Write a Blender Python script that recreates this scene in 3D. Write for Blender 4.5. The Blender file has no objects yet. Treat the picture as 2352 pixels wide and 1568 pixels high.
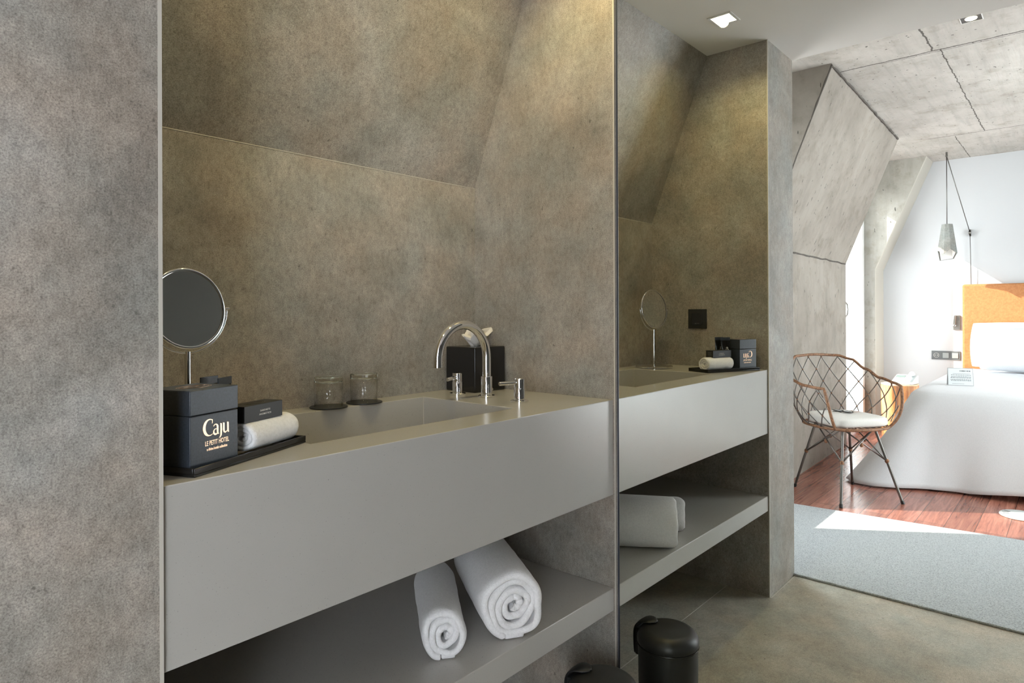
import bpy, bmesh, math, random
from mathutils import Vector, Matrix, Euler, noise
random.seed(7)
S = bpy.context.scene
COL = S.collection
PI = math.pi

# ------------------------------------------------------------------ camera
YAW, PITCH, ROLL = 0.71805, 0.0009, -0.00413
fwd = Vector((math.cos(YAW)*math.cos(PITCH), math.sin(YAW)*math.cos(PITCH), math.sin(PITCH)))
rgt = Vector((math.sin(YAW), -math.cos(YAW), 0))
up = rgt.cross(fwd)
c_, s_ = math.cos(ROLL), math.sin(ROLL)
r2 = rgt*c_ + up*s_
u2 = up*c_ - rgt*s_
cam = bpy.data.cameras.new('camera')
cam.sensor_width = 36.0
cam.lens = 36.0*1496.165/2352
cam.shift_y = -(784-713.672)/2352
cam.clip_start = 0.01
co = bpy.data.objects.new('camera', cam)
M = Matrix(((r2.x, u2.x, -fwd.x, -1.47689), (r2.y, u2.y, -fwd.y, -0.93532), (r2.z, u2.z, -fwd.z, 1.13462), (0, 0, 0, 1)))
co.matrix_world = M
COL.objects.link(co)
S.camera = co

# ------------------------------------------------------------------ view, world, sun, lamps
S.view_settings.view_transform = 'Standard'
S.view_settings.look = 'None'
S.view_settings.gamma = 1
S.view_settings.use_curve_mapping = False
S.view_settings.exposure = 0.12
S.cycles.max_bounces = 14
S.cycles.diffuse_bounces = 7
S.cycles.glossy_bounces = 8
S.cycles.transmission_bounces = 10
S.cycles.transparent_max_bounces = 16
S.cycles.sample_clamp_indirect = 6.0
S.cycles.caustics_reflective = True
S.cycles.caustics_refractive = False

W = bpy.data.worlds.new('sky')
S.world = W
W.use_nodes = True
bg = W.node_tree.nodes['Background']
bg.inputs[0].default_value = (0.88, 0.94, 1.0, 1)
bg.inputs[1].default_value = 10.8

def lamp(name, kind, loc, energy, color, **kw):
    l = bpy.data.lights.new(name, kind)
    l.energy = energy
    l.color = color
    for k, v in kw.items():
        setattr(l, k, v)
    o = bpy.data.objects.new(name, l)
    o.location = loc
    COL.objects.link(o)
    return o
sun = lamp('sun', 'SUN', (0, 6, 6), 11.5, (1.0, 0.94, 0.84), angle=0.009)
sdir = Vector((-1.0, -1.5, -1.16))
sun.rotation_euler = sdir.to_track_quat('-Z', 'Y').to_euler()

WARM = (1.0, 0.82, 0.36)

# ------------------------------------------------------------------ dimensions (floor is z = 0, counter front edge is y = 0, mirror side wall is x = 0)
NW, ND = 1.1267, 0.5092          # niche width, depth
ZT, ZB, ZC = 0.9, 1.524, 2.2058  # counter top, start of the slope, bathroom ceiling
YE = ND - 0.2701                 # where the slope meets the ceiling
PX = -1.4188                     # outer face of the left pillar
ZR = 2.525                       # bedroom ceiling
XF = -5.75                       # bedroom end wall

# ------------------------------------------------------------------ mesh helpers
class MB:
    def __init__(self):
        self.bm = bmesh.new()
    def box(self, a, b, m=None):
        x0, y0, z0 = a; x1, y1, z1 = b
        vs = [self.bm.verts.new(v) for v in ((x0,y0,z0),(x1,y0,z0),(x1,y1,z0),(x0,y1,z0),(x0,y0,z1),(x1,y0,z1),(x1,y1,z1),(x0,y1,z1))]
        for f in ((3,2,1,0),(4,5,6,7),(0,1,5,4),(1,2,6,5),(2,3,7,6),(3,0,4,7)):
            self.bm.faces.new([vs[i] for i in f])
        if m is not None:
            bmesh.ops.transform(self.bm, matrix=m, verts=vs)
        return vs
    def prism(self, pts, vec):
        """closed polygon of 3-D points pushed along vec"""
        a = [self.bm.verts.new(p) for p in pts]
        b = [self.bm.verts.new(Vector(p)+Vector(vec)) for p in pts]
        n = len(pts)
        fs = [self.bm.faces.new(a[::-1]), self.bm.faces.new(b)]
        for i in range(n):
            fs.append(self.bm.faces.new((a[i], a[(i+1) % n], b[(i+1) % n], b[i])))
        bmesh.ops.recalc_face_normals(self.bm, faces=fs)
        return a+b
    def grid(self, fn, nu, nv, cu=False, cv=False):
        vs = [[self.bm.verts.new(fn(i/(nu if cu else nu-1), j/(nv if cv else nv-1))) for j in range(nv)] for i in range(nu)]
        for i in range(nu if cu else nu-1):
            for j in range(nv if cv else nv-1):
                self.bm.faces.new((vs[i][j], vs[(i+1) % nu][j], vs[(i+1) % nu][(j+1) % nv], vs[i][(j+1) % nv]))
        return vs
    def lathe(self, prof, at=(0,0,0), axis=(0,0,1), n=32):
        """profile of (radius, height) turned about axis through at; ends at radius 0 close themselves"""
        q = Vector((0,0,1)).rotation_difference(Vector(axis).normalized())
        at = Vector(at)
        rings = []
        for r, h in prof:
            if r < 1e-6:
                rings.append([self.bm.verts.new(at + q @ Vector((0,0,h)))])
            else:
                rings.append([self.bm.verts.new(at + q @ Vector((r*math.cos(2*PI*k/n), r*math.sin(2*PI*k/n), h))) for k in range(n)])
        fs = []
        for A, B in zip(rings, rings[1:]):
            for k in range(n):
                k2 = (k+1) % n
                if len(A) == 1 and len(B) == 1: continue
                if len(A) == 1: fs.append(self.bm.faces.new((A[0], B[k2], B[k])))
                elif len(B) == 1: fs.append(self.bm.faces.new((A[k], A[k2], B[0])))
                else: fs.append(self.bm.faces.new((A[k], A[k2], B[k2], B[k])))
        if len(rings[0]) > 1: fs.append(self.bm.faces.new(rings[0][::-1]))
        if len(rings[-1]) > 1: fs.append(self.bm.faces.new(rings[-1]))
        bmesh.ops.recalc_face_normals(self.bm, faces=fs)
    def cyl(self, a, b, r, n=16, r2=None):
        a = Vector(a); b = Vector(b)
        self.lathe([(r, 0), (r if r2 is None else r2, (b-a).length)], a, b-a, n)
    def tube(self, path, r, n=10, closed=False, flat=None):
        path = [Vector(p) for p in path]
        m = len(path)
        T = []
        for i in range(m):
            p = path[(i-1) % m] if (closed or i > 0) else path[i]
            q = path[(i+1) % m] if (closed or i < m-1) else path[i]
            T.append((q-p).normalized())
        ref = Vector((0,0,1)) if abs(T[0].z) < 0.9 else Vector((1,0,0))
        N = T[0].cross(ref).normalized()
        rings = []
        for i in range(m):
            N = (N - T[i]*N.dot(T[i])).normalized()
            B = T[i].cross(N)
            ri = r[i] if isinstance(r, (list, tuple)) else r
            rings.append([self.bm.verts.new(path[i] + N*(ri*math.cos(2*PI*k/n)) + B*(ri*math.sin(2*PI*k/n))) for k in range(n)])
        fs = []
        for i in range(m if closed else m-1):
            A = rings[i]; Bq = rings[(i+1) % m]
            for k in range(n):
                fs.append(self.bm.faces.new((A[k], A[(k+1) % n], Bq[(k+1) % n], Bq[k])))
        if not closed:
            fs.append(self.bm.faces.new(rings[0][::-1])); fs.append(self.bm.faces.new(rings[-1]))
        bmesh.ops.recalc_face_normals(self.bm, faces=fs)
    def ball(self, c, r, n=10, sc=(1,1,1)):
        bmesh.ops.create_uvsphere(self.bm, u_segments=n*2, v_segments=n, radius=r,
            matrix=Matrix.Translation(c) @ Matrix.Diagonal((*sc, 1)))
    def xform(self, m):
        bmesh.ops.transform(self.bm, matrix=m, verts=self.bm.verts)
        return self
    def build(self, name, mat, parent=None, smooth=False, bevel=0, seg=2, sub=0, solid=0, loc=None, rot=None, angle=None):
        me = bpy.data.meshes.new(name)
        self.bm.to_mesh(me); self.bm.free()
        o = bpy.data.objects.new(name, me)
        COL.objects.link(o)
        me.materials.append(mat)
        if smooth:
            me.polygons.foreach_set('use_smooth', [True]*len(me.polygons))
            if angle:
                me.set_sharp_from_angle(angle=math.radians(angle))
        if solid:
            md = o.modifiers.new('solid', 'SOLIDIFY'); md.thickness = solid; md.offset = 0
        if bevel:
            md = o.modifiers.new('bevel', 'BEVEL'); md.width = bevel; md.segments = seg; md.limit_method = 'ANGLE'; md.angle_limit = math.radians(40)
            md.harden_normals = False
            me.polygons.foreach_set('use_smooth', [True]*len(me.polygons))
            me.set_sharp_from_angle(angle=math.radians(50))
        if sub:
            md = o.modifiers.new('sub', 'SUBSURF'); md.levels = sub; md.render_levels = sub
        if parent is not None: o.parent = parent
        if loc is not None: o.location = loc
        if rot is not None: o.rotation_euler = rot
        return o

def structure(o, label=None):
    o['kind'] = 'structure'
    if label: o['label'] = label
    return o
def tag(o, label, cat, group=None):
    o['label'] = label; o['category'] = cat
    if group: o['group'] = group
    return o
def thing(name, label, cat, loc=(0,0,0), rz=0, group=None):
    o = bpy.data.objects.new(name, None)
    o.empty_display_size = 0.05
    COL.objects.link(o)
    o.location = loc; o.rotation_euler = (0, 0, rz)
    return tag(o, label, cat, group)

# ------------------------------------------------------------------ materials
def newmat(name):
    m = bpy.data.materials.new(name); m.use_nodes = True
    nt = m.node_tree
    return m, nt, nt.nodes['Principled BSDF']
def N(nt, t, **kw):
    n = nt.nodes.new(t)
    for k, v in kw.items():
        if k.startswith('i_'): n.inputs[k[2:].replace('_', ' ')].default_value = v
        else: setattr(n, k, v)
    return n
def L(nt, a, b): nt.links.new(a, b)
def plain(name, col, rough=0.5, metal=0.0, spec=0.5, **kw):
    m, nt, b = newmat(name)
    b.inputs['Base Color'].default_value = (*col, 1)
    b.inputs['Roughness'].default_value = rough
    b.inputs['Metallic'].default_value = metal
    b.inputs['Specular IOR Level'].default_value = spec
    for k, v in kw.items(): b.inputs[k.replace('_', ' ')].default_value = v
    return m
def coords(nt, scale=(1,1,1), rot=(0,0,0)):
    tc = N(nt, 'ShaderNodeTexCoord'); mp = N(nt, 'ShaderNodeMapping')
    mp.inputs['Scale'].default_value = scale; mp.inputs['Rotation'].default_value = rot
    L(nt, tc.outputs['Object'], mp.inputs['Vector'])
    return mp.outputs['Vector']
def nz(nt, vec, scale, detail=4, rough=0.55, dist=0):
    n = N(nt, 'ShaderNodeTexNoise'); n.inputs['Scale'].default_value = scale; n.inputs['Detail'].default_value = detail
    n.inputs['Roughness'].default_value = rough; n.inputs['Distortion'].default_value = dist
    L(nt, vec, n.inputs['Vector'])
    return n.outputs['Fac']
def ramp(nt, fac, stops):
    r = N(nt, 'ShaderNodeValToRGB')
    el = r.color_ramp.elements
    el[0].position = stops[0][0]; el[1].position = stops[1][0]
    while len(el) < len(stops): el.new(stops[len(el)][0])
    for e, (p, c) in zip(el, stops):
        e.position = p
        e.color = (*c, 1) if len(c) == 3 else c
    L(nt, fac, r.inputs['Fac'])
    return r.outputs['Color']
def g(v): return (v, v, v)
def mix(nt, a, b, fac, mode='MIX'):
    n = N(nt, 'ShaderNodeMix', data_type='RGBA', blend_type=mode)
    if isinstance(fac, (int, float)): n.inputs[0].default_value = fac
    else: L(nt, fac, n.inputs[0])
    for s, i in ((a, 6), (b, 7)):
        if isinstance(s, tuple): n.inputs[i].default_value = (*s, 1)
        else: L(nt, s, n.inputs[i])
    return n.outputs[2]
def bump(nt, b, h, strength=0.2, dist=0.01):
    n = N(nt, 'ShaderNodeBump'); n.inputs['Strength'].default_value = strength; n.inputs['Distance'].default_value = dist
    L(nt, h, n.inputs['Height']); L(nt, n.outputs['Normal'], b.inputs['Normal'])

def tile_mat(name, dark, mid, light, rough=0.5):
    """cement-look porcelain: soft clouds, fine grain, trowel scratches"""
    m, nt, b = newmat(name)
    v = coords(nt)
    cl = nz(nt, v, 3.2, 8, 0.68, 0.4)
    base = ramp(nt, cl, [(0.33, dark), (0.5, mid), (0.68, light)])
    hue = ramp(nt, nz(nt, v, 5.5, 3), [(0.35, (0.95, 1.0, 1.03)), (0.65, (1.06, 1.0, 0.96))])
    base = mix(nt, base, hue, 1.0, 'MULTIPLY')
    grain = ramp(nt, nz(nt, v, 430, 3, 0.75), [(0.28, g(0.3)), (0.5, g(1.0)), (0.72, g(1.5))])
    base = mix(nt, base, grain, 0.75, 'MULTIPLY')
    grit = ramp(nt, nz(nt, coords(nt, (150, 150, 95)), 1.0, 4, 0.75), [(0.29, g(0.5)), (0.42, g(0.97)), (0.6, g(1.03)), (0.75, g(1.3))])
    base = mix(nt, base, grit, 0.6, 'MULTIPLY')
    md = ramp(nt, nz(nt, v, 15, 8, 0.72, 0.3), [(0.3, g(0.80)), (0.5, g(1.0)), (0.7, g(1.16))])
    base = mix(nt, base, md, 0.85, 'MULTIPLY')
    g2 = ramp(nt, nz(nt, coords(nt, (95, 95, 60)), 1.0, 5, 0.8), [(0.3, g(0.66)), (0.5, g(1.0)), (0.72, g(1.24))])
    base = mix(nt, base, g2, 0.75, 'MULTIPLY')
    spk = ramp(nt, nz(nt, coords(nt, (75, 75, 55), (0.4, 0.3, 0)), 1.0, 2, 0.5), [(0.22, g(0.35)), (0.29, g(1.0))])
    base = mix(nt, base, spk, 0.7, 'MULTIPLY')
    sc = ramp(nt, nz(nt, coords(nt, (70, 70, 9), (0.0, 0.5, 0.0)), 1.6, 3, 0.6), [(0.24, g(0.5)), (0.34, g(1.0))])
    base = mix(nt, base, sc, 0.5, 'MULTIPLY')
    L(nt, base, b.inputs['Base Color'])
    b.inputs['Roughness'].default_value = rough
    b.inputs['Specular IOR Level'].default_value = 0.4
    bump(nt, b, nz(nt, v, 160, 4, 0.7), 0.10, 0.004)
    return m

def concrete_mat(name, lo, hi, lines=None, grainrot=(0,0,0), grain=(3, 3, 22)):
    """raw board-marked concrete: pale, pitted, streaked; optional cracks as (axis, coordinate, from, to)"""
    m, nt, b = newmat(name)
    v = coords(nt)
    base = ramp(nt, nz(nt, v, 1.7, 6, 0.65, 0.4), [(0.3, lo), (0.62, hi)])
    st = ramp(nt, nz(nt, coords(nt, grain, grainrot), 1.0, 5, 0.65), [(0.28, g(0.80)), (0.5, g(1.0)), (0.75, g(1.06))])
    base = mix(nt, base, st, 0.75, 'MULTIPLY')
    pit = ramp(nt, nz(nt, coords(nt, (44, 44, 15), (0.35, 0.25, 0)), 1.0, 2, 0.5), [(0.265, g(0.12)), (0.305, g(1.0))])
    base = mix(nt, base, pit, 0.85, 'MULTIPLY')
    blot = ramp(nt, nz(nt, v, 6.5, 5, 0.7), [(0.3, (0.70, 0.67, 0.62)), (0.48, g(1.0))])
    base = mix(nt, base, blot, 0.7, 'MULTIPLY')
    hgt = nz(nt, coords(nt, grain, grainrot), 2.2, 5, 0.7)
    if lines:
        sep = N(nt, 'ShaderNodeSeparateXYZ')
        tc = N(nt, 'ShaderNodeTexCoord'); L(nt, tc.outputs['Object'], sep.inputs[0])
        wob = nz(nt, v, 14, 4, 0.7)
        for ax, c, lo_, hi_, wd in lines:
            o = 1-ax
            a1 = N(nt, 'ShaderNodeMath', operation='MULTIPLY_ADD'); L(nt, wob, a1.inputs[0]); a1.inputs[1].default_value = 0.03; a1.inputs[2].default_value = -0.015-c
            a2 = N(nt, 'ShaderNodeMath', operation='ADD'); L(nt, sep.outputs[ax], a2.inputs[0]); L(nt, a1.outputs[0], a2.inputs[1])
            a3 = N(nt, 'ShaderNodeMath', operation='ABSOLUTE'); L(nt, a2.outputs[0], a3.inputs[0])
            a4 = N(nt, 'ShaderNodeMath', operation='LESS_THAN'); L(nt, a3.outputs[0], a4.inputs[0]); a4.inputs[1].default_value = wd
            a5 = N(nt, 'ShaderNodeMath', operation='GREATER_THAN'); L(nt, sep.outputs[o], a5.inputs[0]); a5.inputs[1].default_value = lo_
            a6 = N(nt, 'ShaderNodeMath', operation='LESS_THAN'); L(nt, sep.outputs[o], a6.inputs[0]); a6.inputs[1].default_value = hi_
            p1 = N(nt, 'ShaderNodeMath', operation='MULTIPLY'); L(nt, a4.outputs[0], p1.inputs[0]); L(nt, a5.outputs[0], p1.inputs[1])
            p2 = N(nt, 'ShaderNodeMath', operation='MULTIPLY'); L(nt, p1.outputs[0], p2.inputs[0]); L(nt, a6.outputs[0], p2.inputs[1])
            p3 = N(nt, 'ShaderNodeMath', operation='MULTIPLY'); L(nt, p2.outputs[0], p3.inputs[0]); p3.inputs[1].default_value = 0.8
            base = mix(nt, base, (0.035, 0.03, 0.025), p3.outputs[0])
    L(nt, base, b.inputs['Base Color'])
    b.inputs['Roughness'].default_value = 0.8
    b.inputs['Specular IOR Level'].default_value = 0.25
    bump(nt, b, hgt, 0.25, 0.012)
    return m

def quartz_mat(name, col, rough):
    m, nt, b = newmat(name)
    v = coords(nt)
    base = mix(nt, col, tuple(c*1.08 for c in col), nz(nt, v, 8, 3))
    sp = ramp(nt, nz(nt, v, 420, 2, 0.6), [(0.27, g(0.45)), (0.34, g(1.0)), (0.7, g(1.0)), (0.78, g(1.25))])
    base = mix(nt, base, sp, 0.8, 'MULTIPLY')
    L(nt, base, b.inputs['Base Color'])
    rg = ramp(nt, nz(nt, v, 7, 4, 0.65), [(0.3, g(rough*0.97)), (0.75, g(rough*1.04))])
    L(nt, rg, b.inputs['Roughness'])
    return m

def cloth_mat(name, col, bscale=700, strength=0.35, rough=0.9, sheen=0.2, dist=0.003):
    m, nt, b = newmat(name)
    v = coords(nt)
    base = mix(nt, tuple(c*0.92 for c in col), col, ramp(nt, nz(nt, v, bscale*0.5, 2), [(0.3, g(0)), (0.6, g(1))]))
    L(nt, base, b.inputs['Base Color'])
    b.inputs['Roughness'].default_value = rough
    b.inputs['Sheen Weight'].default_value = sheen
    b.inputs['Specular IOR Level'].default_value = 0.2
    bump(nt, b, nz(nt, v, bscale, 3, 0.7), strength, dist)
    return m

TILE = tile_mat('cement_tile', (0.243, 0.220, 0.19), (0.318, 0.290, 0.255), (0.403, 0.372, 0.336))
FLOORT = tile_mat('cement_floor_tile', (0.34, 0.318, 0.262), (0.43, 0.405, 0.34), (0.51, 0.485, 0.42), 0.38)
QUARTZ = quartz_mat('grey_quartz', (0.43, 0.415, 0.385), 0.25)
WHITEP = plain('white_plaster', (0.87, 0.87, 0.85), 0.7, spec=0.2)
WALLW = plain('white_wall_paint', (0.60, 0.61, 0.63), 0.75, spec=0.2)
TRIMM = plain('pale_tile_edge', (0.55, 0.52, 0.46), 0.5)
GROUT = plain('pale_grout', (0.62, 0.60, 0.55), 0.8)
CHROME = plain('chrome', (0.86, 0.86, 0.87), 0.06, 1.0)
MIRROR = plain('mirror_silver', (0.86, 0.875, 0.83), 0.0, 1.0)
SMIRROR = plain('small_mirror_silver', (0.85, 0.86, 0.84), 0.01, 1.0)
BLACK = plain('black_gloss', (0.012, 0.012, 0.013), 0.18)
BLACKM = plain('black_matt', (0.018, 0.019, 0.020), 0.42)
NAVY = None
EDGE = plain('dark_edge', (0.03, 0.035, 0.05), 0.3)

def card_mat():
    m, nt, b = newmat('blue_black_card')
    v = coords(nt)
    base = ramp(nt, nz(nt, v, 300, 3, 0.6), [(0.3, (0.026, 0.033, 0.044)), (0.7, (0.044, 0.054, 0.070))])
    L(nt, base, b.inputs['Base Color'])
    b.inputs['Roughness'].default_value = 0.33
    bump(nt, b, nz(nt, v, 500, 3, 0.6), 0.08, 0.001)
    return m
NAVY = card_mat()
GOLD = plain('rose_gold_foil', (0.95, 0.66, 0.46), 0.28, 1.0)
PRINT = plain('white_print', (0.8, 0.78, 0.74), 0.5)
GREYPRINT = plain('grey_print', (0.22, 0.23, 0.24), 0.5)
CARDW = plain('white_card', (0.72, 0.76, 0.78), 0.6)
TOWEL = cloth_mat('white_terry', (0.93, 0.93, 0.94), 420, 0.45, 0.95, 0.2, 0.004)
LINEN = cloth_mat('white_linen', (0.80, 0.82, 0.86), 500, 0.12, 0.85, 0.1, 0.002)
CUSH = cloth_mat('cream_cushion', (0.80, 0.79, 0.76), 400, 0.2, 0.85, 0.1, 0.002)
TISSUE = plain('tissue_paper', (0.85, 0.82, 0.78), 0.9, spec=0.1)
WHITEPL = plain('white_plastic', (0.56, 0.60, 0.61), 0.35)
FRAMEW = plain('white_window_frame', (0.80, 0.81, 0.82), 0.35)
RATTAN = None
STEEL = plain('dark_steel', (0.16, 0.15, 0.14), 0.3, 0.9)
BRUSHED = plain('brushed_steel', (0.45, 0.44, 0.42), 0.35, 1.0)

def rattan_mat():
    m, nt, b = newmat('brown_rattan_wrap')
    v = coords(nt)
    base = ramp(nt, nz(nt, v, 90, 3), [(0.3, (0.10, 0.045, 0.022)), (0.7, (0.33, 0.16, 0.08))])
    L(nt, base, b.inputs['Base Color']); b.inputs['Roughness'].default_value = 0.55
    bump(nt, b, nz(nt, v, 300, 2), 0.5, 0.002)
    return m
RATTAN = rattan_mat()
def felt_mat():
    m, nt, b = newmat('orange_felt')
    v = coords(nt)
    base = ramp(nt, nz(nt, v, 60, 5, 0.75), [(0.3, (0.36, 0.15, 0.065)), (0.7, (0.50, 0.23, 0.10))])
    L(nt, base, b.inputs['Base Color']); b.inputs['Roughness'].default_value = 0.95
    b.inputs['Specular IOR Level'].default_value = 0.1
    bump(nt, b, nz(nt, v, 240, 3), 0.4, 0.003)
    return m
FELT = felt_mat()
def wood_mat():
    m, nt, b = newmat('red_brown_planks')
    tc = N(nt, 'ShaderNodeTexCoord')
    mp = N(nt, 'ShaderNodeMapping'); mp.inputs['Scale'].default_value = (1, 1, 1)
    L(nt, tc.outputs['Object'], mp.inputs['Vector'])
    br = N(nt, 'ShaderNodeTexBrick', offset=0.37)
    br.inputs['Color1'].default_value = (0.75, 0.75, 0.75, 1); br.inputs['Color2'].default_value = (1.15, 1.15, 1.15, 1); br.inputs['Mortar'].default_value = (0.35, 0.35, 0.35, 1)
    br.inputs['Scale'].default_value = 1.0; br.inputs['Mortar Size'].default_value = 0.0015
    br.inputs['Brick Width'].default_value = 1.3; br.inputs['Row Height'].default_value = 0.13
    L(nt, mp.outputs['Vector'], br.inputs['Vector'])
    gr = ramp(nt, nz(nt, coords(nt, (2.5, 38, 1)), 1.0, 6, 0.7, 1.2), [(0.25, (0.11, 0.036, 0.024)), (0.5, (0.30, 0.115, 0.082)), (0.75, (0.44, 0.20, 0.145))])
    base = mix(nt, gr, br.outputs['Color'], 1.0, 'MULTIPLY')
    L(nt, base, b.inputs['Base Color'])
    b.inputs['Roughness'].default_value = 0.27
    bump(nt, b, nz(nt, coords(nt, (4, 60, 1)), 1.0, 4, 0.7), 0.12, 0.003)
    return m
WOOD = wood_mat()
def rug_mat():
    m, nt, b = newmat('grey_loop_carpet')
    v = coords(nt)
    sp = ramp(nt, nz(nt, v, 190, 3, 0.75), [(0.3, (0.36, 0.39, 0.41)), (0.5, (0.72, 0.765, 0.80)), (0.7, (0.90, 0.93, 0.95))])
    L(nt, sp, b.inputs['Base Color']); b.inputs['Roughness'].default_value = 1.0
    b.inputs['Specular IOR Level'].default_value = 0.05
    bump(nt, b, nz(nt, v, 190, 3, 0.75), 1.0, 0.012)
    return m
RUG = rug_mat()
def log_mat():
    m, nt, b = newmat('log_bark_wood')
    base = ramp(nt, nz(nt, coords(nt, (16, 16, 2.0)), 1.0, 5, 0.7, 0.6), [(0.28, (0.06, 0.022, 0.012)), (0.45, (0.32, 0.12, 0.04)), (0.65, (0.58, 0.32, 0.12))])
    L(nt, base, b.inputs['Base Color']); b.inputs['Roughness'].default_value = 0.45
    bump(nt, b, nz(nt, coords(nt, (20, 20, 3)), 1.0, 4), 0.4, 0.01)
    return m
LOG = log_mat()
LOGTOP = plain('pale_log_end', (0.60, 0.46, 0.31), 0.5)
CEMLAMP = tile_mat('cement_lamp', (0.22, 0.22, 0.205), (0.28, 0.28, 0.26), (0.33, 0.33, 0.31), 0.7)
def glass_mat(name, thin=False):
    m = bpy.data.materials.new(name); m.use_nodes = True
    nt = m.node_tree; nt.nodes.clear()
    out = N(nt, 'ShaderNodeOutputMaterial')
    if thin:
        tr = N(nt, 'ShaderNodeBsdfTransparent'); gl = N(nt, 'ShaderNodeBsdfGlossy'); gl.inputs['Roughness'].default_value = 0.0
        lw = N(nt, 'ShaderNodeLayerWeight'); pw = N(nt, 'ShaderNodeMath', operation='POWER'); L(nt, lw.outputs['Facing'], pw.inputs[0]); pw.inputs[1].default_value = 5.0
        fr = N(nt, 'ShaderNodeMath', operation='MULTIPLY_ADD'); L(nt, pw.outputs[0], fr.inputs[0]); fr.inputs[1].default_value = 0.8; fr.inputs[2].default_value = 0.04
        mx = N(nt, 'ShaderNodeMixShader'); L(nt, fr.outputs[0], mx.inputs[0]); L(nt, tr.outputs[0], mx.inputs[1]); L(nt, gl.outputs[0], mx.inputs[2])
        L(nt, mx.outputs[0], out.inputs[0])
    else:
        gl = N(nt, 'ShaderNodeBsdfGlass'); gl.inputs['IOR'].default_value = 1.45; gl.inputs['Color'].default_value = (0.97, 0.985, 0.97, 1)
        L(nt, gl.outputs[0], out.inputs[0])
    return m
GLASS = glass_mat('clear_glass')
PANE = glass_mat('window_pane', True)
def emit_mat(name, col, st):
    m = bpy.data.materials.new(name); m.use_nodes = True
    nt = m.node_tree; nt.nodes.clear()
    out = N(nt, 'ShaderNodeOutputMaterial'); e = N(nt, 'ShaderNodeEmission')
    e.inputs[0].default_value = (*col, 1); e.inputs[1].default_value = st
    L(nt, e.outputs[0], out.inputs[0])
    return m
GLOW = emit_mat('lamp_glow', (1.0, 0.86, 0.62), 14.0)
# cracks in the bedroom ceiling: axis 0 = line at constant x, axis 1 = line at constant y
CEILC = concrete_mat('board_concrete_ceiling', (0.42, 0.40, 0.365), (0.57, 0.55, 0.515),
    [(0, -2.65, -3, 0.12, 0.006), (0, -2.672, -3, -0.1, 0.0025), (0, -4.76, -3, 0.0, 0.005), (1, -0.34, -2.65, -1.4, 0.0045), (1, -0.375, -4.76, -2.65, 0.0035), (1, -0.178, -5.8, -4.8, 0.003)], (0, 0, 0.12), (2.2, 26, 3))
WALLC = concrete_mat('board_concrete_wall', (0.225, 0.199, 0.17), (0.315, 0.285, 0.252), None, (0, 0, 0), (9, 9, 3.0))
FINC = concrete_mat('board_concrete_fin', (0.27, 0.255, 0.225), (0.40, 0.38, 0.345), None, (0, 0, 0), (14, 14, 2.0))

# ------------------------------------------------------------------ bathroom shell
m = MB(); m.box((PX, -3.0, -0.2), (0.3, 0.7, 0.0)); structure(m.build('floor', FLOORT))
m = MB(); m.box((-NW, 0.1685, -0.002), (0.0, 0.1715, 0.0006)); m.box((PX, -0.012, -0.002), (-NW, -0.009, 0.0005))
structure(m.build('trim_1', GROUT), 'pale grout line in the cement floor')
# niche back wall and slope
m = MB(); m.box((-NW-0.02, ND, 0.0), (0.02, ND+0.12, ZB+0.01)); structure(m.build('wall_back', TILE))
m = MB(); m.prism([(-NW-0.02, ND, ZB), (-NW-0.02, YE, ZC+0.02), (-NW-0.02, YE+0.14, ZC+0.02), (-NW-0.02, ND+0.12, ZB)], (NW+0.04, 0, 0))
structure(m.build('wall_slope', TILE))
m = MB(); m.box((-NW, ND-0.0009, ZB-0.0020), (0.0, ND+0.0, ZB-0.0002)); structure(m.build('trim_2', TRIMM), 'pale joint under the sloping wall')
m = MB(); m.box((0.0, -0.006, 0.0), (0.2, ND+0.12, ZC)); structure(m.build('wall_right', TILE))
m = MB(); m.box((0.009, -3.0, 0.0), (0.2, -0.006, ZC)); structure(m.build('wall_behind_mirror', WHITEP))
m = MB(); m.box((-0.0004, -0.0066, 0.0), (0.0035, -0.003, ZC)); structure(m.build('trim_3', TRIMM), 'pale tile edge beside the mirror')
m = MB(); m.box((PX, -0.0045, 0.0), (-NW, ND+0.12, ZC)); structure(m.build('wall_left', TILE))
m = MB(); m.box((-NW-0.0045, -0.0052, 0.0), (-NW+0.0006, -0.0015, ZC)); structure(m.build('trim_4', TRIMM), 'pale tile edge on the left pillar')
m = MB(); m.box((PX+0.002, -3.0, ZC), (0.2, YE+0.14, ZR+0.14)); structure(m.build('ceiling', WHITEP))

# unseen rear wall (behind the camera); opening added and sized to let daylight in
YR = -1.95
m = MB()
for a, b in (((XF-0.1, 0), (-4.5, ZR)), ((-4.5, 2.45), (-2.55, ZR)), ((-2.55, 0), (0.2, ZR))):
    m.box((a[0], YR-0.15, a[1]), (b[0], YR, b[1]))
structure(m.build('wall_rear', plain('dark_grey_paint', (0.065, 0.065, 0.06), 0.7)))

# ------------------------------------------------------------------ the big wall mirror
t = thing('wall_mirror', 'tall frameless wall mirror right of the washbasin niche', 'mirror', (0.002, -0.012, 0.0))
m = MB(); m.box((0, -1.93, 0.002), (0.0045, -0.004, ZC-0.002)); m.build('glass', MIRROR, t)
m = MB(); m.box((-0.0008, -0.0042, 0.002), (0.0045, 0.0005, ZC-0.002)); o = m.build('edge_strip', EDGE, t); o['label'] = 'dark polished mirror edge'
for z in (0.075, 2.02):
    m = MB(); m.box((-0.0035, -0.006, z), (0.003, 0.001, z+0.018)); m.build('clip', CHROME, t, bevel=0.001)

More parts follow.
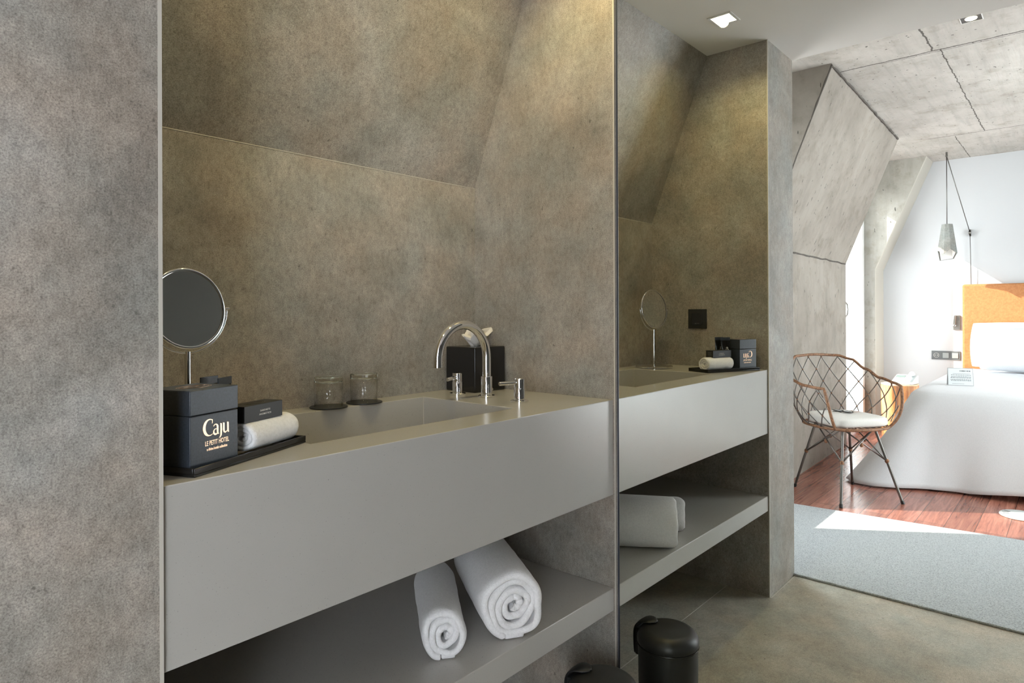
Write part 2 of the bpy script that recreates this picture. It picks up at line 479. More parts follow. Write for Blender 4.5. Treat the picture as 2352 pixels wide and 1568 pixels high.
# ------------------------------------------------------------------ vanity counter with its sunk basin
X0, X1 = -NW+0.002, -0.0006
SX0, SX1, SY0, SY1 = -0.838, -0.2825, 0.100, 0.434
t = thing('vanity_counter', 'grey quartz vanity counter with deep front apron and sunken basin', 'counter', (0, 0, 0))
bm = MB(); b = bm.bm
def ring(x0, x1, y0, y1, z): return [b.verts.new(p) for p in ((x0,y0,z),(x1,y0,z),(x1,y1,z),(x0,y1,z))]
ZL = ZT-0.2527
o1 = ring(X0, X1, 0, ND-0.0005, ZT); i1 = ring(SX0, SX1, SY0, SY1, ZT)
o2 = ring(X0, X1, 0, ND-0.0005, ZL); i2 = ring(SX0+0.004, SX1-0.004, SY0+0.004, SY1-0.004, ZT-0.115)
for k in range(4):
    k2 = (k+1) % 4
    b.faces.new((o1[k], o1[k2], i1[k2], i1[k])); b.faces.new((i1[k], i1[k2], i2[k2], i2[k])); b.faces.new((o2[k], o2[k2], o1[k2], o1[k]))
b.faces.new(i2); b.faces.new(o2[::-1])
bmesh.ops.recalc_face_normals(b, faces=b.faces)
bm.build('countertop', QUARTZ, t, bevel=0.0016)
m = MB(); m.lathe([(0, 0.0), (0.026, 0.0), (0.026, 0.002), (0.021, 0.003), (0.020, 0.001), (0, 0.001)], (-0.34, 0.27, ZT-0.115), n=28); m.build('drain', CHROME, t, smooth=True, angle=40)

# lower shelf
m = MB(); m.box((X0, 0, 0.341), (X1, ND-0.0005, 0.401)); tag(m.build('lower_shelf', QUARTZ, bevel=0.0016), 'grey quartz shelf under the vanity counter holding rolled towels', 'shelf')

# ------------------------------------------------------------------ taps
t = thing('basin_spout', 'chrome swan-neck basin spout between two lever valves', 'tap', (-0.179, 0.292, ZT))
m = MB(); m.lathe([(0, 0), (0.0235, 0), (0.0235, 0.0045), (0.022, 0.006), (0, 0.006)], n=36); m.build('base_flange', CHROME, t, smooth=True, angle=40)
m = MB(); m.lathe([(0, 0.006), (0.0155, 0.006), (0.0155, 0.0565), (0.0145, 0.058), (0, 0.058)], n=36); m.build('collar', CHROME, t, smooth=True, angle=40)
R_ = 0.0915
path = [(0, 0, 0.056), (0, 0, 0.08), (0, 0, 0.1087)]
for k in range(1, 29):
    a = PI*k/28
    path.append((-R_+R_*math.cos(a), 0, 0.1087+R_*math.sin(a)))
path.append((-2*R_, 0, 0.1035))
rz = math.radians(1)
def rotz(p, a): return (p[0]*math.cos(a)-p[1]*math.sin(a), p[0]*math.sin(a)+p[1]*math.cos(a), p[2])
m = MB(); m.tube([rotz(p, rz) for p in path], 0.0118, 24); m.build('neck', CHROME, t, smooth=True, angle=50)
e = Vector(rotz((-2*R_, 0, 0), rz))
m = MB(); m.lathe([(0.0085, 0.0935), (0.0121, 0.0935), (0.0121, 0.1065), (0.0095, 0.1065)], (e.x, e.y, 0), n=28); m.build('aerator', CHROME, t, smooth=True, angle=40)
m = MB(); m.cyl((0.014, 0.004, 0.017), (0.031, 0.009, 0.019), 0.0042, 14); m.build('pop_up_knob', CHROME, t, smooth=True, angle=40)

def valve(loc, lever, label):
    t = thing('tap_valve', label, 'tap', loc, 0, 'lever valves beside the spout')
    m = MB(); m.lathe([(0, 0), (0.0235, 0), (0.0235, 0.004), (0.022, 0.0055), (0, 0.0055)], n=36); m.build('base_flange', CHROME, t, smooth=True, angle=40)
    m = MB(); m.lathe([(0, 0.0055), (0.0142, 0.0055), (0.0142, 0.036), (0.0132, 0.0372), (0.0132, 0.0385), (0, 0.0385)], n=32); m.build('body', CHROME, t, smooth=True, angle=40)
    m = MB(); m.lathe([(0, 0.0385), (0.0137, 0.0385), (0.0137, 0.0605), (0.0127, 0.0615), (0, 0.0615)], n=32); m.build('cap', CHROME, t, smooth=True, angle=40)
    d = Vector(lever).normalized()
    m = MB(); p = Vector((0, 0, 0.050)); m.lathe([(0.0030, 0.012), (0.0030, 0.018), (0.0050, 0.018), (0.0050, 0.062), (0.0040, 0.0635), (0, 0.0635)], p, d, 18); m.build('lever', CHROME, t, smooth=True, angle=40)
valve((-0.191, 0.394, ZT), (-0.92, -0.34, -0.02), 'chrome lever valve left of the spout, farther from the counter edge')
valve((-0.195, 0.160, ZT), (-0.90, 0.22, 0.02), 'chrome lever valve right of the spout, nearest the counter front edge')

# ------------------------------------------------------------------ glasses and coasters
def tumbler(x, y, label):
    """upturned tumbler: thin wall, thick solid base on top"""
    R0, R1, H = 0.0335, 0.0345, 0.073
    t = thing('drinking_glass', label, 'glass', (x, y, ZT+0.0035), 0, 'upturned drinking glasses')
    m = MB(); m.lathe([(R0, 0.0), (R1, H-0.0150)], n=44)
    bmesh.ops.delete(m.bm, geom=[f for f in m.bm.faces if len(f.verts) > 4], context='FACES'); m.build('glass_wall', PANE, t, smooth=True, solid=0.0014)
    m = MB(); m.lathe([(0, H-0.0150), (R1-0.004, H-0.0150), (R1, H-0.0135), (R1+0.0002, H-0.002), (R1-0.002, H), (0, H)], n=44); m.build('glass_base', GLASS, t, smooth=True, angle=35)
    return t
def coaster(x, y, label):
    m = MB(); m.lathe([(0, 0.0), (0.0455, 0.0), (0.0460, 0.0012), (0.0455, 0.0030), (0, 0.0030)], n=48)
    return tag(m.build('coaster', BLACKM, smooth=True, angle=40, loc=(x, y, ZT+0.0003)), label, 'coaster', 'round black coasters')
coaster(-0.566, 0.461, 'round black coaster nearest the toiletries tray, under a glass')
coaster(-0.459, 0.4625, 'round black coaster nearest the spout, under a glass')
tumbler(-0.568, 0.459, 'upturned clear glass tumbler nearest the toiletries tray')
tumbler(-0.462, 0.4600, 'upturned clear glass tumbler nearest the spout')

# ------------------------------------------------------------------ tissue box
t = thing('tissue_box', 'glossy black cube tissue box in the niche corner behind the spout', 'tissue box', (-0.0735, 0.437, ZT), math.radians(-2))
m = MB(); m.box((-0.063, -0.063, 0.0), (0.063, 0.063, 0.131)); m.build('box', BLACK, t, bevel=0.004, seg=3)
def tis(u, v):
    a = 2*PI*u
    rr = (0.012 + 0.024*v**0.7)*(1+0.22*math.sin(3*a+1.2)+0.20*math.sin(5*a+0.4)*v)
    spike = max(0, math.cos(a-0.15))**9
    x = rr*math.cos(a)*1.1+0.020*spike*v; y = rr*math.sin(a)*0.6
    z = 0.131 + 0.044*v*(1-0.30*math.cos(2*a+0.5)) + 0.007*math.sin(5*a)*v + 0.012*spike*v
    return (x+0.004*math.sin(7*v+2*a), y+0.003*math.cos(9*v+a), z)
m = MB(); m.grid(tis, 22, 6, cu=True); m.build('tissue', TISSUE, t, smooth=True, angle=32, solid=0.0008)

# ------------------------------------------------------------------ socket on the left niche wall
t = thing('wall_switch', 'square black switch plate on the left niche wall above the toiletries', 'switch', (-NW, 0.2925, 1.100))
m = MB(); m.box((0.0003, -0.041, -0.041), (0.008, 0.041, 0.041)); m.build('plate', BLACKM, t, bevel=0.0015)
m = MB(); m.box((0.008, -0.024, -0.024), (0.011, 0.024, 0.024)); m.build('rocker', BLACK, t, bevel=0.001)
m = MB()
for k in range(3): m.box((0.011, -0.010+0.007*k, -0.020), (0.0114, -0.0065+0.007*k, -0.0185))
m.build('marking', GREYPRINT, t)

# ------------------------------------------------------------------ cosmetic mirror on its stand
MA = math.radians(-80)
nrm = Vector((math.cos(MA), math.sin(MA), 0.0))
t = thing('cosmetic_mirror', 'round chrome cosmetic mirror on a stand at the left of the counter', 'mirror', (-0.930, 0.393, ZT+0.0003))
m = MB(); m.lathe([(0, 0), (0.072, 0), (0.0755, 0.002), (0.0755, 0.007), (0.073, 0.009), (0.02, 0.0115), (0.009, 0.0125), (0, 0.0125)], n=56); m.build('base', CHROME, t, smooth=True, angle=40)
m = MB(); m.cyl((0, 0, 0.0115), (0, 0, 0.158), 0.0062, 20); m.build('pole', CHROME, t, smooth=True, angle=40)
side = Vector((-math.sin(MA), math.cos(MA), 0))
CZ = 0.2425; RD = 0.0765
yk = []
for k in range(41):
    a = PI + PI*k/40
    yk.append(side*(0.0865*math.cos(a)) + Vector((0, 0, CZ+0.0875*math.sin(a))))
m = MB(); m.tube(yk, 0.0024, 10); m.build('yoke', CHROME, t, smooth=True)
tilt = math.radians(-7)
nt_ = Matrix.Rotation(tilt, 3, side) @ nrm
m = MB(); m.lathe([(RD-0.0015, -0.0035), (RD+0.0025, -0.005), (RD+0.0045, -0.003), (RD+0.0045, 0.003), (RD+0.0025, 0.005), (RD-0.0015, 0.0035)], (0, 0, CZ), nt_, 64)
bmesh.ops.delete(m.bm, geom=[f for f in m.bm.faces if len(f.verts) > 4], context='FACES'); m.build('rim', CHROME, t, smooth=True)
m = MB(); m.lathe([(0, 0.0022), (RD, 0.0022), (RD, -0.0022), (0, -0.0022)], (0, 0, CZ), nt_, 64); m.build('mirror_glass', SMIRROR, t, smooth=True, angle=30)
for s in (-1, 1):
    m = MB(); m.cyl(side*(s*0.077)+Vector((0, 0, CZ)), side*(s*0.0915)+Vector((0, 0, CZ)), 0.0032, 12); m.build('pivot', CHROME, t, smooth=True, angle=40)

# ------------------------------------------------------------------ lettering helpers
def text_mesh(body, size, thick=0.0004, bold=0.0, xs=1.0, space=1.0):
    c = bpy.data.curves.new('lettering', 'FONT'); c.body = body; c.size = size; c.extrude = thick
    c.align_x = 'CENTER'; c.align_y = 'CENTER'; c.offset = bold; c.space_character = space; c.resolution_u = 3
    o = bpy.data.objects.new('lettering', c); COL.objects.link(o)
    dg = bpy.context.evaluated_depsgraph_get()
    me = bpy.data.meshes.new_from_object(o.evaluated_get(dg))
    bpy.data.objects.remove(o); bpy.data.curves.remove(c)
    me.transform(Matrix.Diagonal((xs, 1, 1, 1)))
    return me
def place_text(me, name, mat, parent, mx):
    me.transform(mx); me.name = name
    me.materials.clear(); me.materials.append(mat)
    o = bpy.data.objects.new(name, me); COL.objects.link(o); o.parent = parent
    return o
def front(x, z, y): return Matrix(((1,0,0,x),(0,0,-1,y),(0,1,0,z),(0,0,0,1)))   # text plane facing -y
def stroke(mb, pts, w, dz=0.0004):
    """flat brush stroke through 2-D points with a width at each, lying in XY"""
    n = len(pts); Lf = []; Rt = []
    for i in range(n):
        p = Vector(pts[max(i-1, 0)]); q = Vector(pts[min(i+1, n-1)])
        d = (q-p).normalized(); nn = Vector((-d.y, d.x)); c = Vector(pts[i])
        Lf.append(c+nn*w[i]/2); Rt.append(c-nn*w[i]/2)
    for i in range(n-1):
        mb.prism([(*Lf[i], 0), (*Rt[i], 0), (*Rt[i+1], 0), (*Lf[i+1], 0)], (0, 0, dz))
def arcpts(cx, cy, rx, ry, a0, a1, n=18): return [(cx+rx*math.cos(math.radians(a0+(a1-a0)*k/n)), cy+ry*math.sin(math.radians(a0+(a1-a0)*k/n))) for k in range(n+1)]
def lerpw(ws, n): 
    out = []
    for k in range(n):
        f = k/(n-1)*(len(ws)-1); i = min(int(f), len(ws)-2); out.append(ws[i]*(1-f+i)+ws[i+1]*(f-i))
    return out
def caju_mesh():
    """flared serif wordmark, cap height 1"""
    mb = MB()
    p = arcpts(0.46, 0.5, 0.40, 0.50, 62, 302, 30); stroke(mb, p, lerpw([0.05, 0.07, 0.17, 0.2, 0.17, 0.07, 0.03], len(p)))
    stroke(mb, [(0.66, 0.97), (0.655, 0.80), (0.64, 0.72)], [0.05, 0.04, 0.02])
    # a
    mb_shift = len(mb.bm.verts)
    p = arcpts(1.05, 0.46, 0.15, 0.17, 160, 10, 12); stroke(mb, p, lerpw([0.05, 0.06, 0.13], len(p)))
    stroke(mb, [(1.20, 0.50), (1.20, 0.12), (1.235, 0.02), (1.30, 0.0)], [0.13, 0.13, 0.10, 0.03])
    p = arcpts(1.06, 0.17, 0.15, 0.17, 60, 350, 18); stroke(mb, p, lerpw([0.03, 0.06, 0.12, 0.10, 0.04], len(p)))
    # j
    stroke(mb, [(1.40, 0.63), (1.46, 0.60), (1.47, 0.2), (1.455, -0.12), (1.38, -0.24), (1.30, -0.26)], [0.03, 0.12, 0.13, 0.12, 0.07, 0.02])
    # u
    stroke(mb, [(1.60, 0.63), (1.67, 0.60), (1.67, 0.18), (1.70, 0.05), (1.79, -0.005), (1.90, 0.05), (1.97, 0.16)], [0.03, 0.12, 0.13, 0.11, 0.09, 0.05, 0.03])
    stroke(mb, [(1.93, 0.63), (1.99, 0.60), (1.99, 0.10), (2.03, 0.0), (2.08, -0.01)], [0.03, 0.12, 0.13, 0.09, 0.03])
    mb.bm.verts.ensure_lookup_table()
    for v_ in mb.bm.verts[mb_shift:]: v_.co.x -= 0.16
    me = bpy.data.meshes.new('lettering'); mb.bm.to_mesh(me); mb.bm.free()
    return me
def oval(mb, rx, ry, z, w, n=40, dz=0.0003):
    for k in range(n):
        a, b2 = 2*PI*k/n, 2*PI*(k+1)/n
        mb.prism([((rx-w)*math.cos(a), (ry-w)*math.sin(a), z), (rx*math.cos(a), ry*math.sin(a), z), (rx*math.cos(b2), ry*math.sin(b2), z), ((rx-w)*math.cos(b2), (ry-w)*math.sin(b2), z)], (0, 0, dz))

# ------------------------------------------------------------------ tray with toiletries
TA = math.radians(23.7)
t = thing('toiletry_tray', 'black rectangular lacquer tray at the left end of the counter', 'tray', (-1.0775, 0.0125, ZT+0.0003), TA)
m = MB(); lx, ly, h, w = 0.262, 0.108, 0.0125, 0.004
m.box((0, 0, 0), (lx, ly, 0.004))
m.build('tray_bottom', BLACK, t, bevel=0.0008)
m = MB()
m.box((0, 0, 0.004), (lx, w, h)); m.box((0, ly-w, 0.004), (lx, ly, h)); m.box((0, w, 0.004), (w, ly-w, h)); m.box((lx-w, w, 0.004), (lx, ly-w, h))
m.build('tray_rim', BLACK, t, bevel=0.0008)
ZTR = ZT+0.0046
BA = math.radians(20.2)
t = thing('toiletry_box', 'blue-black lidded square box with gold Caju lettering on the tray', 'box', (-1.078, 0.0265, ZTR), BA)
bw, bd, bh, bl = 0.0915, 0.082, 0.1175, 0.0365
m = MB(); m.box((0, 0, 0), (bw, bd, bh-bl-0.0008)); m.build('box_body', NAVY, t, bevel=0.0012)
m = MB(); m.box((-0.0003, -0.0003, bh-bl), (bw+0.0003, bd+0.0003, bh)); m.build('lid', NAVY, t, bevel=0.0012)
s = 0.0238
cm = caju_mesh(); place_text(cm, 'lettering', GOLD, t, front(0.0235, 0.0480, -0.0001) @ Matrix.Diagonal((s*1.08, s, 1, 1)))
place_text(text_mesh('LE PETIT HOTEL', 0.0098, 0.0002, 0.0001, 0.66), 'lettering', GOLD, t, front(0.0495, 0.0365, -0.0002))
place_text(text_mesh('a divine hotels collection', 0.0056, 0.0002, 0.00018, 0.70), 'lettering', GOLD, t, front(0.0497, 0.0278, -0.0002))
m = MB(); oval(m, 0.030, 0.017, 0, 0.0012); oval(m, 0.026, 0.0135, 0, 0.0006)
stroke(m, [(-0.018, 0.002), (-0.008, 0.004), (0.0, -0.002), (0.010, 0.003), (0.018, -0.001)], [0.001, 0.003, 0.0035, 0.003, 0.001])
m.xform(Matrix.Translation((bw/2, bd/2, bh+0.0001))); m.build('lid_emblem', GOLD, t)

def tray_pt(u, v): return (-1.0775+u*math.cos(TA)-v*math.sin(TA), 0.0125+u*math.sin(TA)+v*math.cos(TA))
def tube_bottle(loc, rz, label, lean=0):
    t = thing('lotion_tube', label, 'tube', loc, rz, 'black lotion tubes on the tray')
    m = MB(); m.lathe([(0, 0), (0.0135, 0), (0.014, 0.001), (0.014, 0.020), (0.013, 0.021), (0, 0.021)], n=28); m.build('cap', BLACK, t, smooth=True, angle=40)
    def f(u, v):
        a = 2*PI*u; k = v**1.3
        return ((0.0150*(1-k)+0.0200*k)*math.cos(a), (0.0150*(1-k)+0.0012*k)*math.sin(a), 0.021+0.092*v)
    m = MB(); vs = m.grid(f, 36, 12, cu=True); m.bm.faces.new([r[0] for r in vs][::-1]); m.bm.faces.new([r[-1] for r in vs]); m.build('tube_body', BLACK, t, smooth=True, angle=50)
    m = MB(); m.box((-0.0200, -0.0012, 0.113), (0.0200, 0.0012, 0.1255)); m.build('crimp', NAVY, t, bevel=0.0004)
    for pts_, w_ in (([(-0.004, 0.006), (0.0, 0.010), (0.005, 0.007)], [0.002, 0.003, 0.002]), ([(-0.007, 0.0), (-0.001, 0.004), (0.006, 0.001)], [0.002, 0.003, 0.002]), ([(-0.006, -0.006), (0.006, -0.006)], [0.002, 0.002]), ([(-0.006, -0.036), (0.008, -0.036)], [0.0014, 0.0014])):
        m = MB(); stroke(m, pts_, w_)
        m.xform(front(0, 0.078, -0.0118) @ Matrix.Rotation(math.radians(8), 4, 'X')); m.build('print_mark', PRINT, t)
    return t
px, py = tray_pt(0.1235, 0.0560); tube_bottle((px, py, ZTR), TA+math.radians(12), 'black lotion tube standing nearest the rolled flannel')
px, py = tray_pt(0.1255, 0.0890); tube_bottle((px, py, ZTR), TA+math.radians(2), 'black lotion tube standing at the rear edge of the tray')

# ------------------------------------------------------------------ rolled towels
def roll(name, label, loc, axis_ang, length, R, turns, thick, squash=1.0, group=None, tilt=0, seed=0, flap=0.0, lumps=0.0, tail=None, cat='towel'):
    """sheet wound into a spiral, its axis along local +x from the front end"""
    rnd = random.Random(seed)
    def wob(s): return noise.noise(Vector((s*0.9+seed*7.3, 1.7, 0.3)))
    nS, nV = 46*turns, 24
    m = MB()
    def f(u, v):
        a = 2*PI*turns*(1-u)                 # u=0 outside, 1 core
        r = thick*0.55 + (R-thick*0.55)*(1-u)
        r *= 1+0.06*lumps*wob(a*1.3+v*1.2) + 0.05*lumps*math.sin(2*a+3*u)
        aa = -a - PI*0.5 + (tail or 0)
        endr = 0.35*thick*wob(a*2.0+20) - 0.9*thick*(u**1.5)*0.8
        edge = min(v, 1-v)
        rr = r - (0.35*thick*max(0, 1-edge/0.035)**2)
        x = v*length + (-endr if v < 0.5 else endr)*max(0, 1-edge*6)
        y = rr*math.cos(aa); z = rr*math.sin(aa)*squash
        y += 0.0015*noise.noise(Vector((x*30, a, seed)))
        return (x, y, max(R*squash+z, thick*0.42))
    m.grid(f, nS, nV)
    if flap:
        # loose outer end lying against the shelf
        def g2(u, v):
            x = v*length*0.98+length*0.01
            ang = -PI*0.5 + (tail or 0) - u*0.55
            return (x + 0.004*math.sin(9*v), R*math.cos(ang)*(1+0.10*u) - 0.0*u, max(R*squash+R*squash*math.sin(ang)*(1+0.10*u), thick*0.45))
        m.grid(g2, 8, nV)
    o = m.build(name, TOWEL, smooth=True, solid=thick*0.88, sub=1, loc=loc, rot=(0, tilt, axis_ang))
    return tag(o, label, cat, group)
sx, sz = -0.391, 0.401+0.001
roll('rolled_towel', 'larger rolled white bath towel on the lower shelf, nearer the mirror', (-0.3800, 0.016, 0.4020), math.radians(57), 0.33, 0.0815, 4, 0.0190, 0.90, 'rolled bath towels', 0, 3, 1, 2.0, 0.3)
roll('rolled_towel', 'smaller rolled white hand towel on the lower shelf, farther from the mirror', (-0.5400, 0.070, 0.4020), math.radians(52), 0.30, 0.0525, 3, 0.0160, 0.97, 'rolled bath towels', 0, 9, 1, 2.0, 0.2)
px, py = tray_pt(0.1270, 0.0300)
roll('rolled_flannel', 'small rolled white flannel lying on the black tray', (px, py, ZTR+0.0022), TA+math.radians(1), 0.126, 0.0300, 3, 0.0088, 0.80, None, 0, 15, 0, 0.7, 0.4, 'flannel')

# soap box lying on the flannel
px, py = tray_pt(0.1270, 0.0205)
t = thing('soap_box', 'small black soap carton lying on top of the rolled flannel', 'box', (px, py, ZTR+0.0505), TA-math.radians(1.5))
m = MB(); m.box((0, 0, 0), (0.0930, 0.038, 0.0270)); m.build('carton', BLACKM, t, bevel=0.0006)
place_text(text_mesh('SABONETE', 0.0042, 0.0001, 0.00005, 0.95, 1.35), 'lettering', PRINT, t, front(0.049, 0.0158, -0.0002))
place_text(text_mesh('AROMÁTICO', 0.0042, 0.0001, 0.00005, 0.95, 1.35), 'lettering', PRINT, t, front(0.049, 0.0098, -0.0002))
m = MB(); oval(m, 0.024, 0.010, 0, 0.0012); oval(m, 0.019, 0.006, 0, 0.0008); m.xform(Matrix.Translation((0.045, 0.019, 0.0271))); m.build('oval_emblem', plain('dull_bronze', (0.10, 0.075, 0.05), 0.35, 0.6), t)
m = MB()
for k in range(4): m.box((0.0931, 0.008+0.002*(k % 2), 0.019-0.004*k), (0.0934, 0.028-0.002*(k % 2), 0.0198-0.004*k))
m.build('end_print', GREYPRINT, t)

# ------------------------------------------------------------------ pedal bin
t = thing('pedal_bin', 'small matt black pedal bin on the floor in front of the mirror', 'bin', (-0.160, -0.070, 0.0), math.radians(0))
m = MB(); m.lathe([(0, 0), (0.076, 0), (0.078, 0.003), (0.0795, 0.012), (0.0815, 0.213), (0, 0.213)], n=56); m.build('body', BLACKM, t, smooth=True, angle=40)
m = MB(); m.lathe([(0.0815, 0.2135), (0.0838, 0.2135), (0.0845, 0.2155), (0.0838, 0.2175), (0.0815, 0.2175)], n=56)
bmesh.ops.delete(m.bm, geom=[f for f in m.bm.faces if len(f.verts) > 4], context='FACES'); m.build('rim', plain('satin_black_rim', (0.03, 0.03, 0.03), 0.22), t, smooth=True, angle=60)
prof = [(0.0825, 0.2180), (0.0838, 0.2195), (0.0838, 0.226)]
for k in range(1, 13):
    a = PI/2*k/12
    prof.append((0.0838-0.030*(1-math.cos(a)) if k < 12 else 0.0538, 0.226+0.030*math.sin(a)))
prof += [(0.040, 0.2580), (0.02, 0.2592), (0, 0.2596)]
m = MB(); m.lathe([(0, 0.2180)]+prof, n=56); m.build('lid', BLACKM, t, smooth=True, angle=60)
# hinge tongue: from the dome over the back edge and down the back of the body (towards the niche)
HD = math.radians(92)
hd = Vector((math.cos(HD), math.sin(HD), 0)); hs = Vector((-hd.y, hd.x, 0))
cl_ = [(0.034, 0.2600, 0.004), (0.045, 0.2610, 0.020), (0.058, 0.2615, 0.025), (0.072, 0.2585, 0.027), (0.086, 0.2500, 0.027), (0.094, 0.2360, 0.0265), (0.0955, 0.216, 0.026), (0.0955, 0.185, 0.024), (0.0950, 0.160, 0.022)]
m = MB()
sec = []
for d_, z_, w_ in cl_:
    sec.append([m.bm.verts.new(hd*d_+hs*(w_*k/4)+Vector((0, 0, z_+0.0035*(1-(k/4)**2)))) for k in range(-4, 5)])
for A, B in zip(sec, sec[1:]):
    for k in range(8): m.bm.faces.new((A[k], A[k+1], B[k+1], B[k]))
bmesh.ops.recalc_face_normals(m.bm, faces=m.bm.faces)
m.build('hinge_cover', BLACKM, t, smooth=True, solid=0.004, sub=1)
m = MB(); m.box((-0.020, 0.080, 0.16), (0.020, 0.0935, 0.235), Matrix.Rotation(HD-PI/2, 4, 'Z')); m.build('hinge_block', BLACKM, t, bevel=0.002)
m = MB(); m.box((-0.018, -0.112, 0.006), (0.018, -0.074, 0.014), Matrix.Rotation(HD-PI/2, 4, 'Z')); m.build('pedal', BLACK, t, bevel=0.003)

# ------------------------------------------------------------------ downlights
def downlight(name, loc, label, deep, power, cone=2.0):
    t = thing(name, label, 'ceiling light', loc, 0, 'square ceiling downlights')
    m = MB(); w = 0.045; q = 0.0345 if not deep else 0.041
    for a, b2 in (((-w, -w), (w, -q)), ((-w, q), (w, w)), ((-w, -q), (-q, q)), ((q, -q), (w, q))):
        m.box((a[0], a[1], -0.003), (b2[0], b2[1], 0.001))
    m.build('frame', FRAMEW, t, bevel=0.0006)
    if deep:
        m = MB(); m.box((-q, -q, -0.0012), (q, q, -0.0004)); m.build('recess', BLACKM, t)
        m = MB(); m.lathe([(0, -0.0045), (0.022, -0.0045), (0.025, -0.0012), (0, -0.0012)], n=32); m.build('bulb', GLOW, t)
    else:
        m = MB(); m.box((-q, -q, -0.0020), (q, q, 0.0)); m.build('diffuser', GLOW, t)
    l = lamp('downlight_beam', 'SPOT', (loc[0], loc[1], loc[2]-0.012), power, WARM, spot_size=cone, spot_blend=0.75, shadow_soft_size=0.018)
    return t
downlight('downlight', (-0.835, 0.050, ZC), 'square frosted downlight in the white ceiling above the toiletries tray', False, 7.5, 2.6)
downlight('downlight', (-0.260, 0.030, ZC), 'square frosted downlight in the white ceiling above the basin spout', False, 12.0, 2.6)
downlight('recessed_spotlight', (-2.306, -0.545, ZR), 'black recessed square spotlight in the raw concrete ceiling', True, 5, 1.6)

# ------------------------------------------------------------------ bedroom shell (seen in the mirror)
m = MB(); m.box((XF-0.2, -3.0, -0.2), (PX, 1.4, 0.0)); structure(m.build('floor_bedroom', WOOD))
m = MB(); m.box((XF-0.2, -3.0, ZR), (PX+0.002, 0.72, ZR+0.14)); structure(m.build('ceiling_bedroom', CEILC))
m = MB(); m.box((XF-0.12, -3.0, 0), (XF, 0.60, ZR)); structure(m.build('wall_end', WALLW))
def yfac(x): return 0.521-0.045*(x+3.185)*0.6+0.010   # the facade leans a little off the grid
def facade(name, xa, xb, mat, tha=0.07, thb=0.05):
    """vertical lower part, roof-pitch upper part"""
    m = MB(); b = m.bm
    def sect(x, th):
        y = yfac(x); ys = y-0.396*(ZR-ZB)
        return [b.verts.new(p) for p in ((x, y, 0), (x, y, ZB), (x, ys, ZR), (x, ys+th+0.03, ZR), (x, y+th, ZB+0.03), (x, y+th, 0))]
    A = sect(xa, tha); B = sect(xb, thb)
    for k in range(6):
        b.faces.new((A[k], A[(k+1) % 6], B[(k+1) % 6], B[k]))
    b.faces.new(A[::-1]); b.faces.new(B)
    bmesh.ops.recalc_face_normals(b, faces=b.faces)
    return structure(m.build(name, mat))
facade('wall_facade', -2.47, -4.55, WALLC, 0.26, 0.05)
# narrow joint where wall and slope meet
m = MB()
xs = [-2.6-1.93*k/60 for k in range(61)]
m.tube([(x, yfac(x)-0.002+0.004*noise.noise(Vector((x*9, 0, 0))), ZB+0.008*noise.noise(Vector((x*6, 3, 1)))) for x in xs], [0.005+0.004*abs(noise.noise(Vector((x*14, 5, 2)))) for x in xs], 6)
structure(m.build('trim_5', plain('dark_rough_joint', (0.09, 0.08, 0.07), 0.9)), 'rough dark joint across the concrete wall')
# broken dark arris where the sloping slab meets the ceiling and along its near edge
m = MB()
pts = []; rad = []
for k in range(25):
    f = k/24; x = -2.47; z = 1.56+(ZR-0.01-1.56)*f
    pts.append((x-0.002+0.006*noise.noise(Vector((z*11, 2, 0))), yfac(x)-0.396*(z-ZB)-0.001, z)); rad.append(0.004+0.006*abs(noise.noise(Vector((z*17, 7, 0)))))
m.tube(pts, rad, 6)
structure(m.build('trim_7', bpy.data.materials['dark_rough_joint']), 'chipped near edge of the sloping concrete slab')
m = MB(); pts = []; rad = []
for k in range(61):
    f = k/60; x = -2.47-2.06*f
    pts.append((x, yfac(x)-0.396*(ZR-0.012-ZB)-0.004+0.006*noise.noise(Vector((x*9, 2, 5))), ZR-0.012)); rad.append(0.007+0.007*noise.noise(Vector((x*13, 1, 9))))
m.tube(pts, rad, 6)
structure(m.build('trim_8', bpy.data.materials['dark_rough_joint']), 'rough dark joint between sloping slab and concrete ceiling')
# fin beside the end wall
FX = -5.43
m = MB(); b = m.bm
poly = [(0.534, 0), (0.534, ZB-0.005), (0.115, ZR), (0.71, ZR), (0.71, 0)]
m.prism([(FX, y, z) for y, z in poly], (XF-FX-0.02, 0, 0)); structure(m.build('wall_fin', FINC))
m = MB()
for a, b2 in ((0.534, 0), (0.534, ZB-0.005)), ((0.534, ZB-0.005), (0.115, ZR)):
    d = Vector((0, b2[0]-a[0], b2[1]-a[1])).normalized(); nrm_ = Vector((0, -d.z, d.y))*1
    p0 = Vector((0, a[0], a[1])); p1 = Vector((0, b2[0], b2[1]))
    m.prism([p0+Vector((FX+0.001, 0, 0)), p1+Vector((FX+0.001, 0, 0)), p1+nrm_*0.006+Vector((FX-0.012, 0, 0)), p0+nrm_*0.006+Vector((FX-0.012, 0, 0))], (XF-FX+0.012, 0, 0))
structure(m.build('trim_6', plain('pale_cast_edge', (0.50, 0.475, 0.42), 0.85)), 'pale cast inner edge of the concrete fin')
# outer roof strip above the windows and the solid end past the bathroom
m = MB(); m.box((PX-0.02, 0.45, 0.0), (PX, 0.70, ZR)); structure(m.build('wall_return', WALLC))

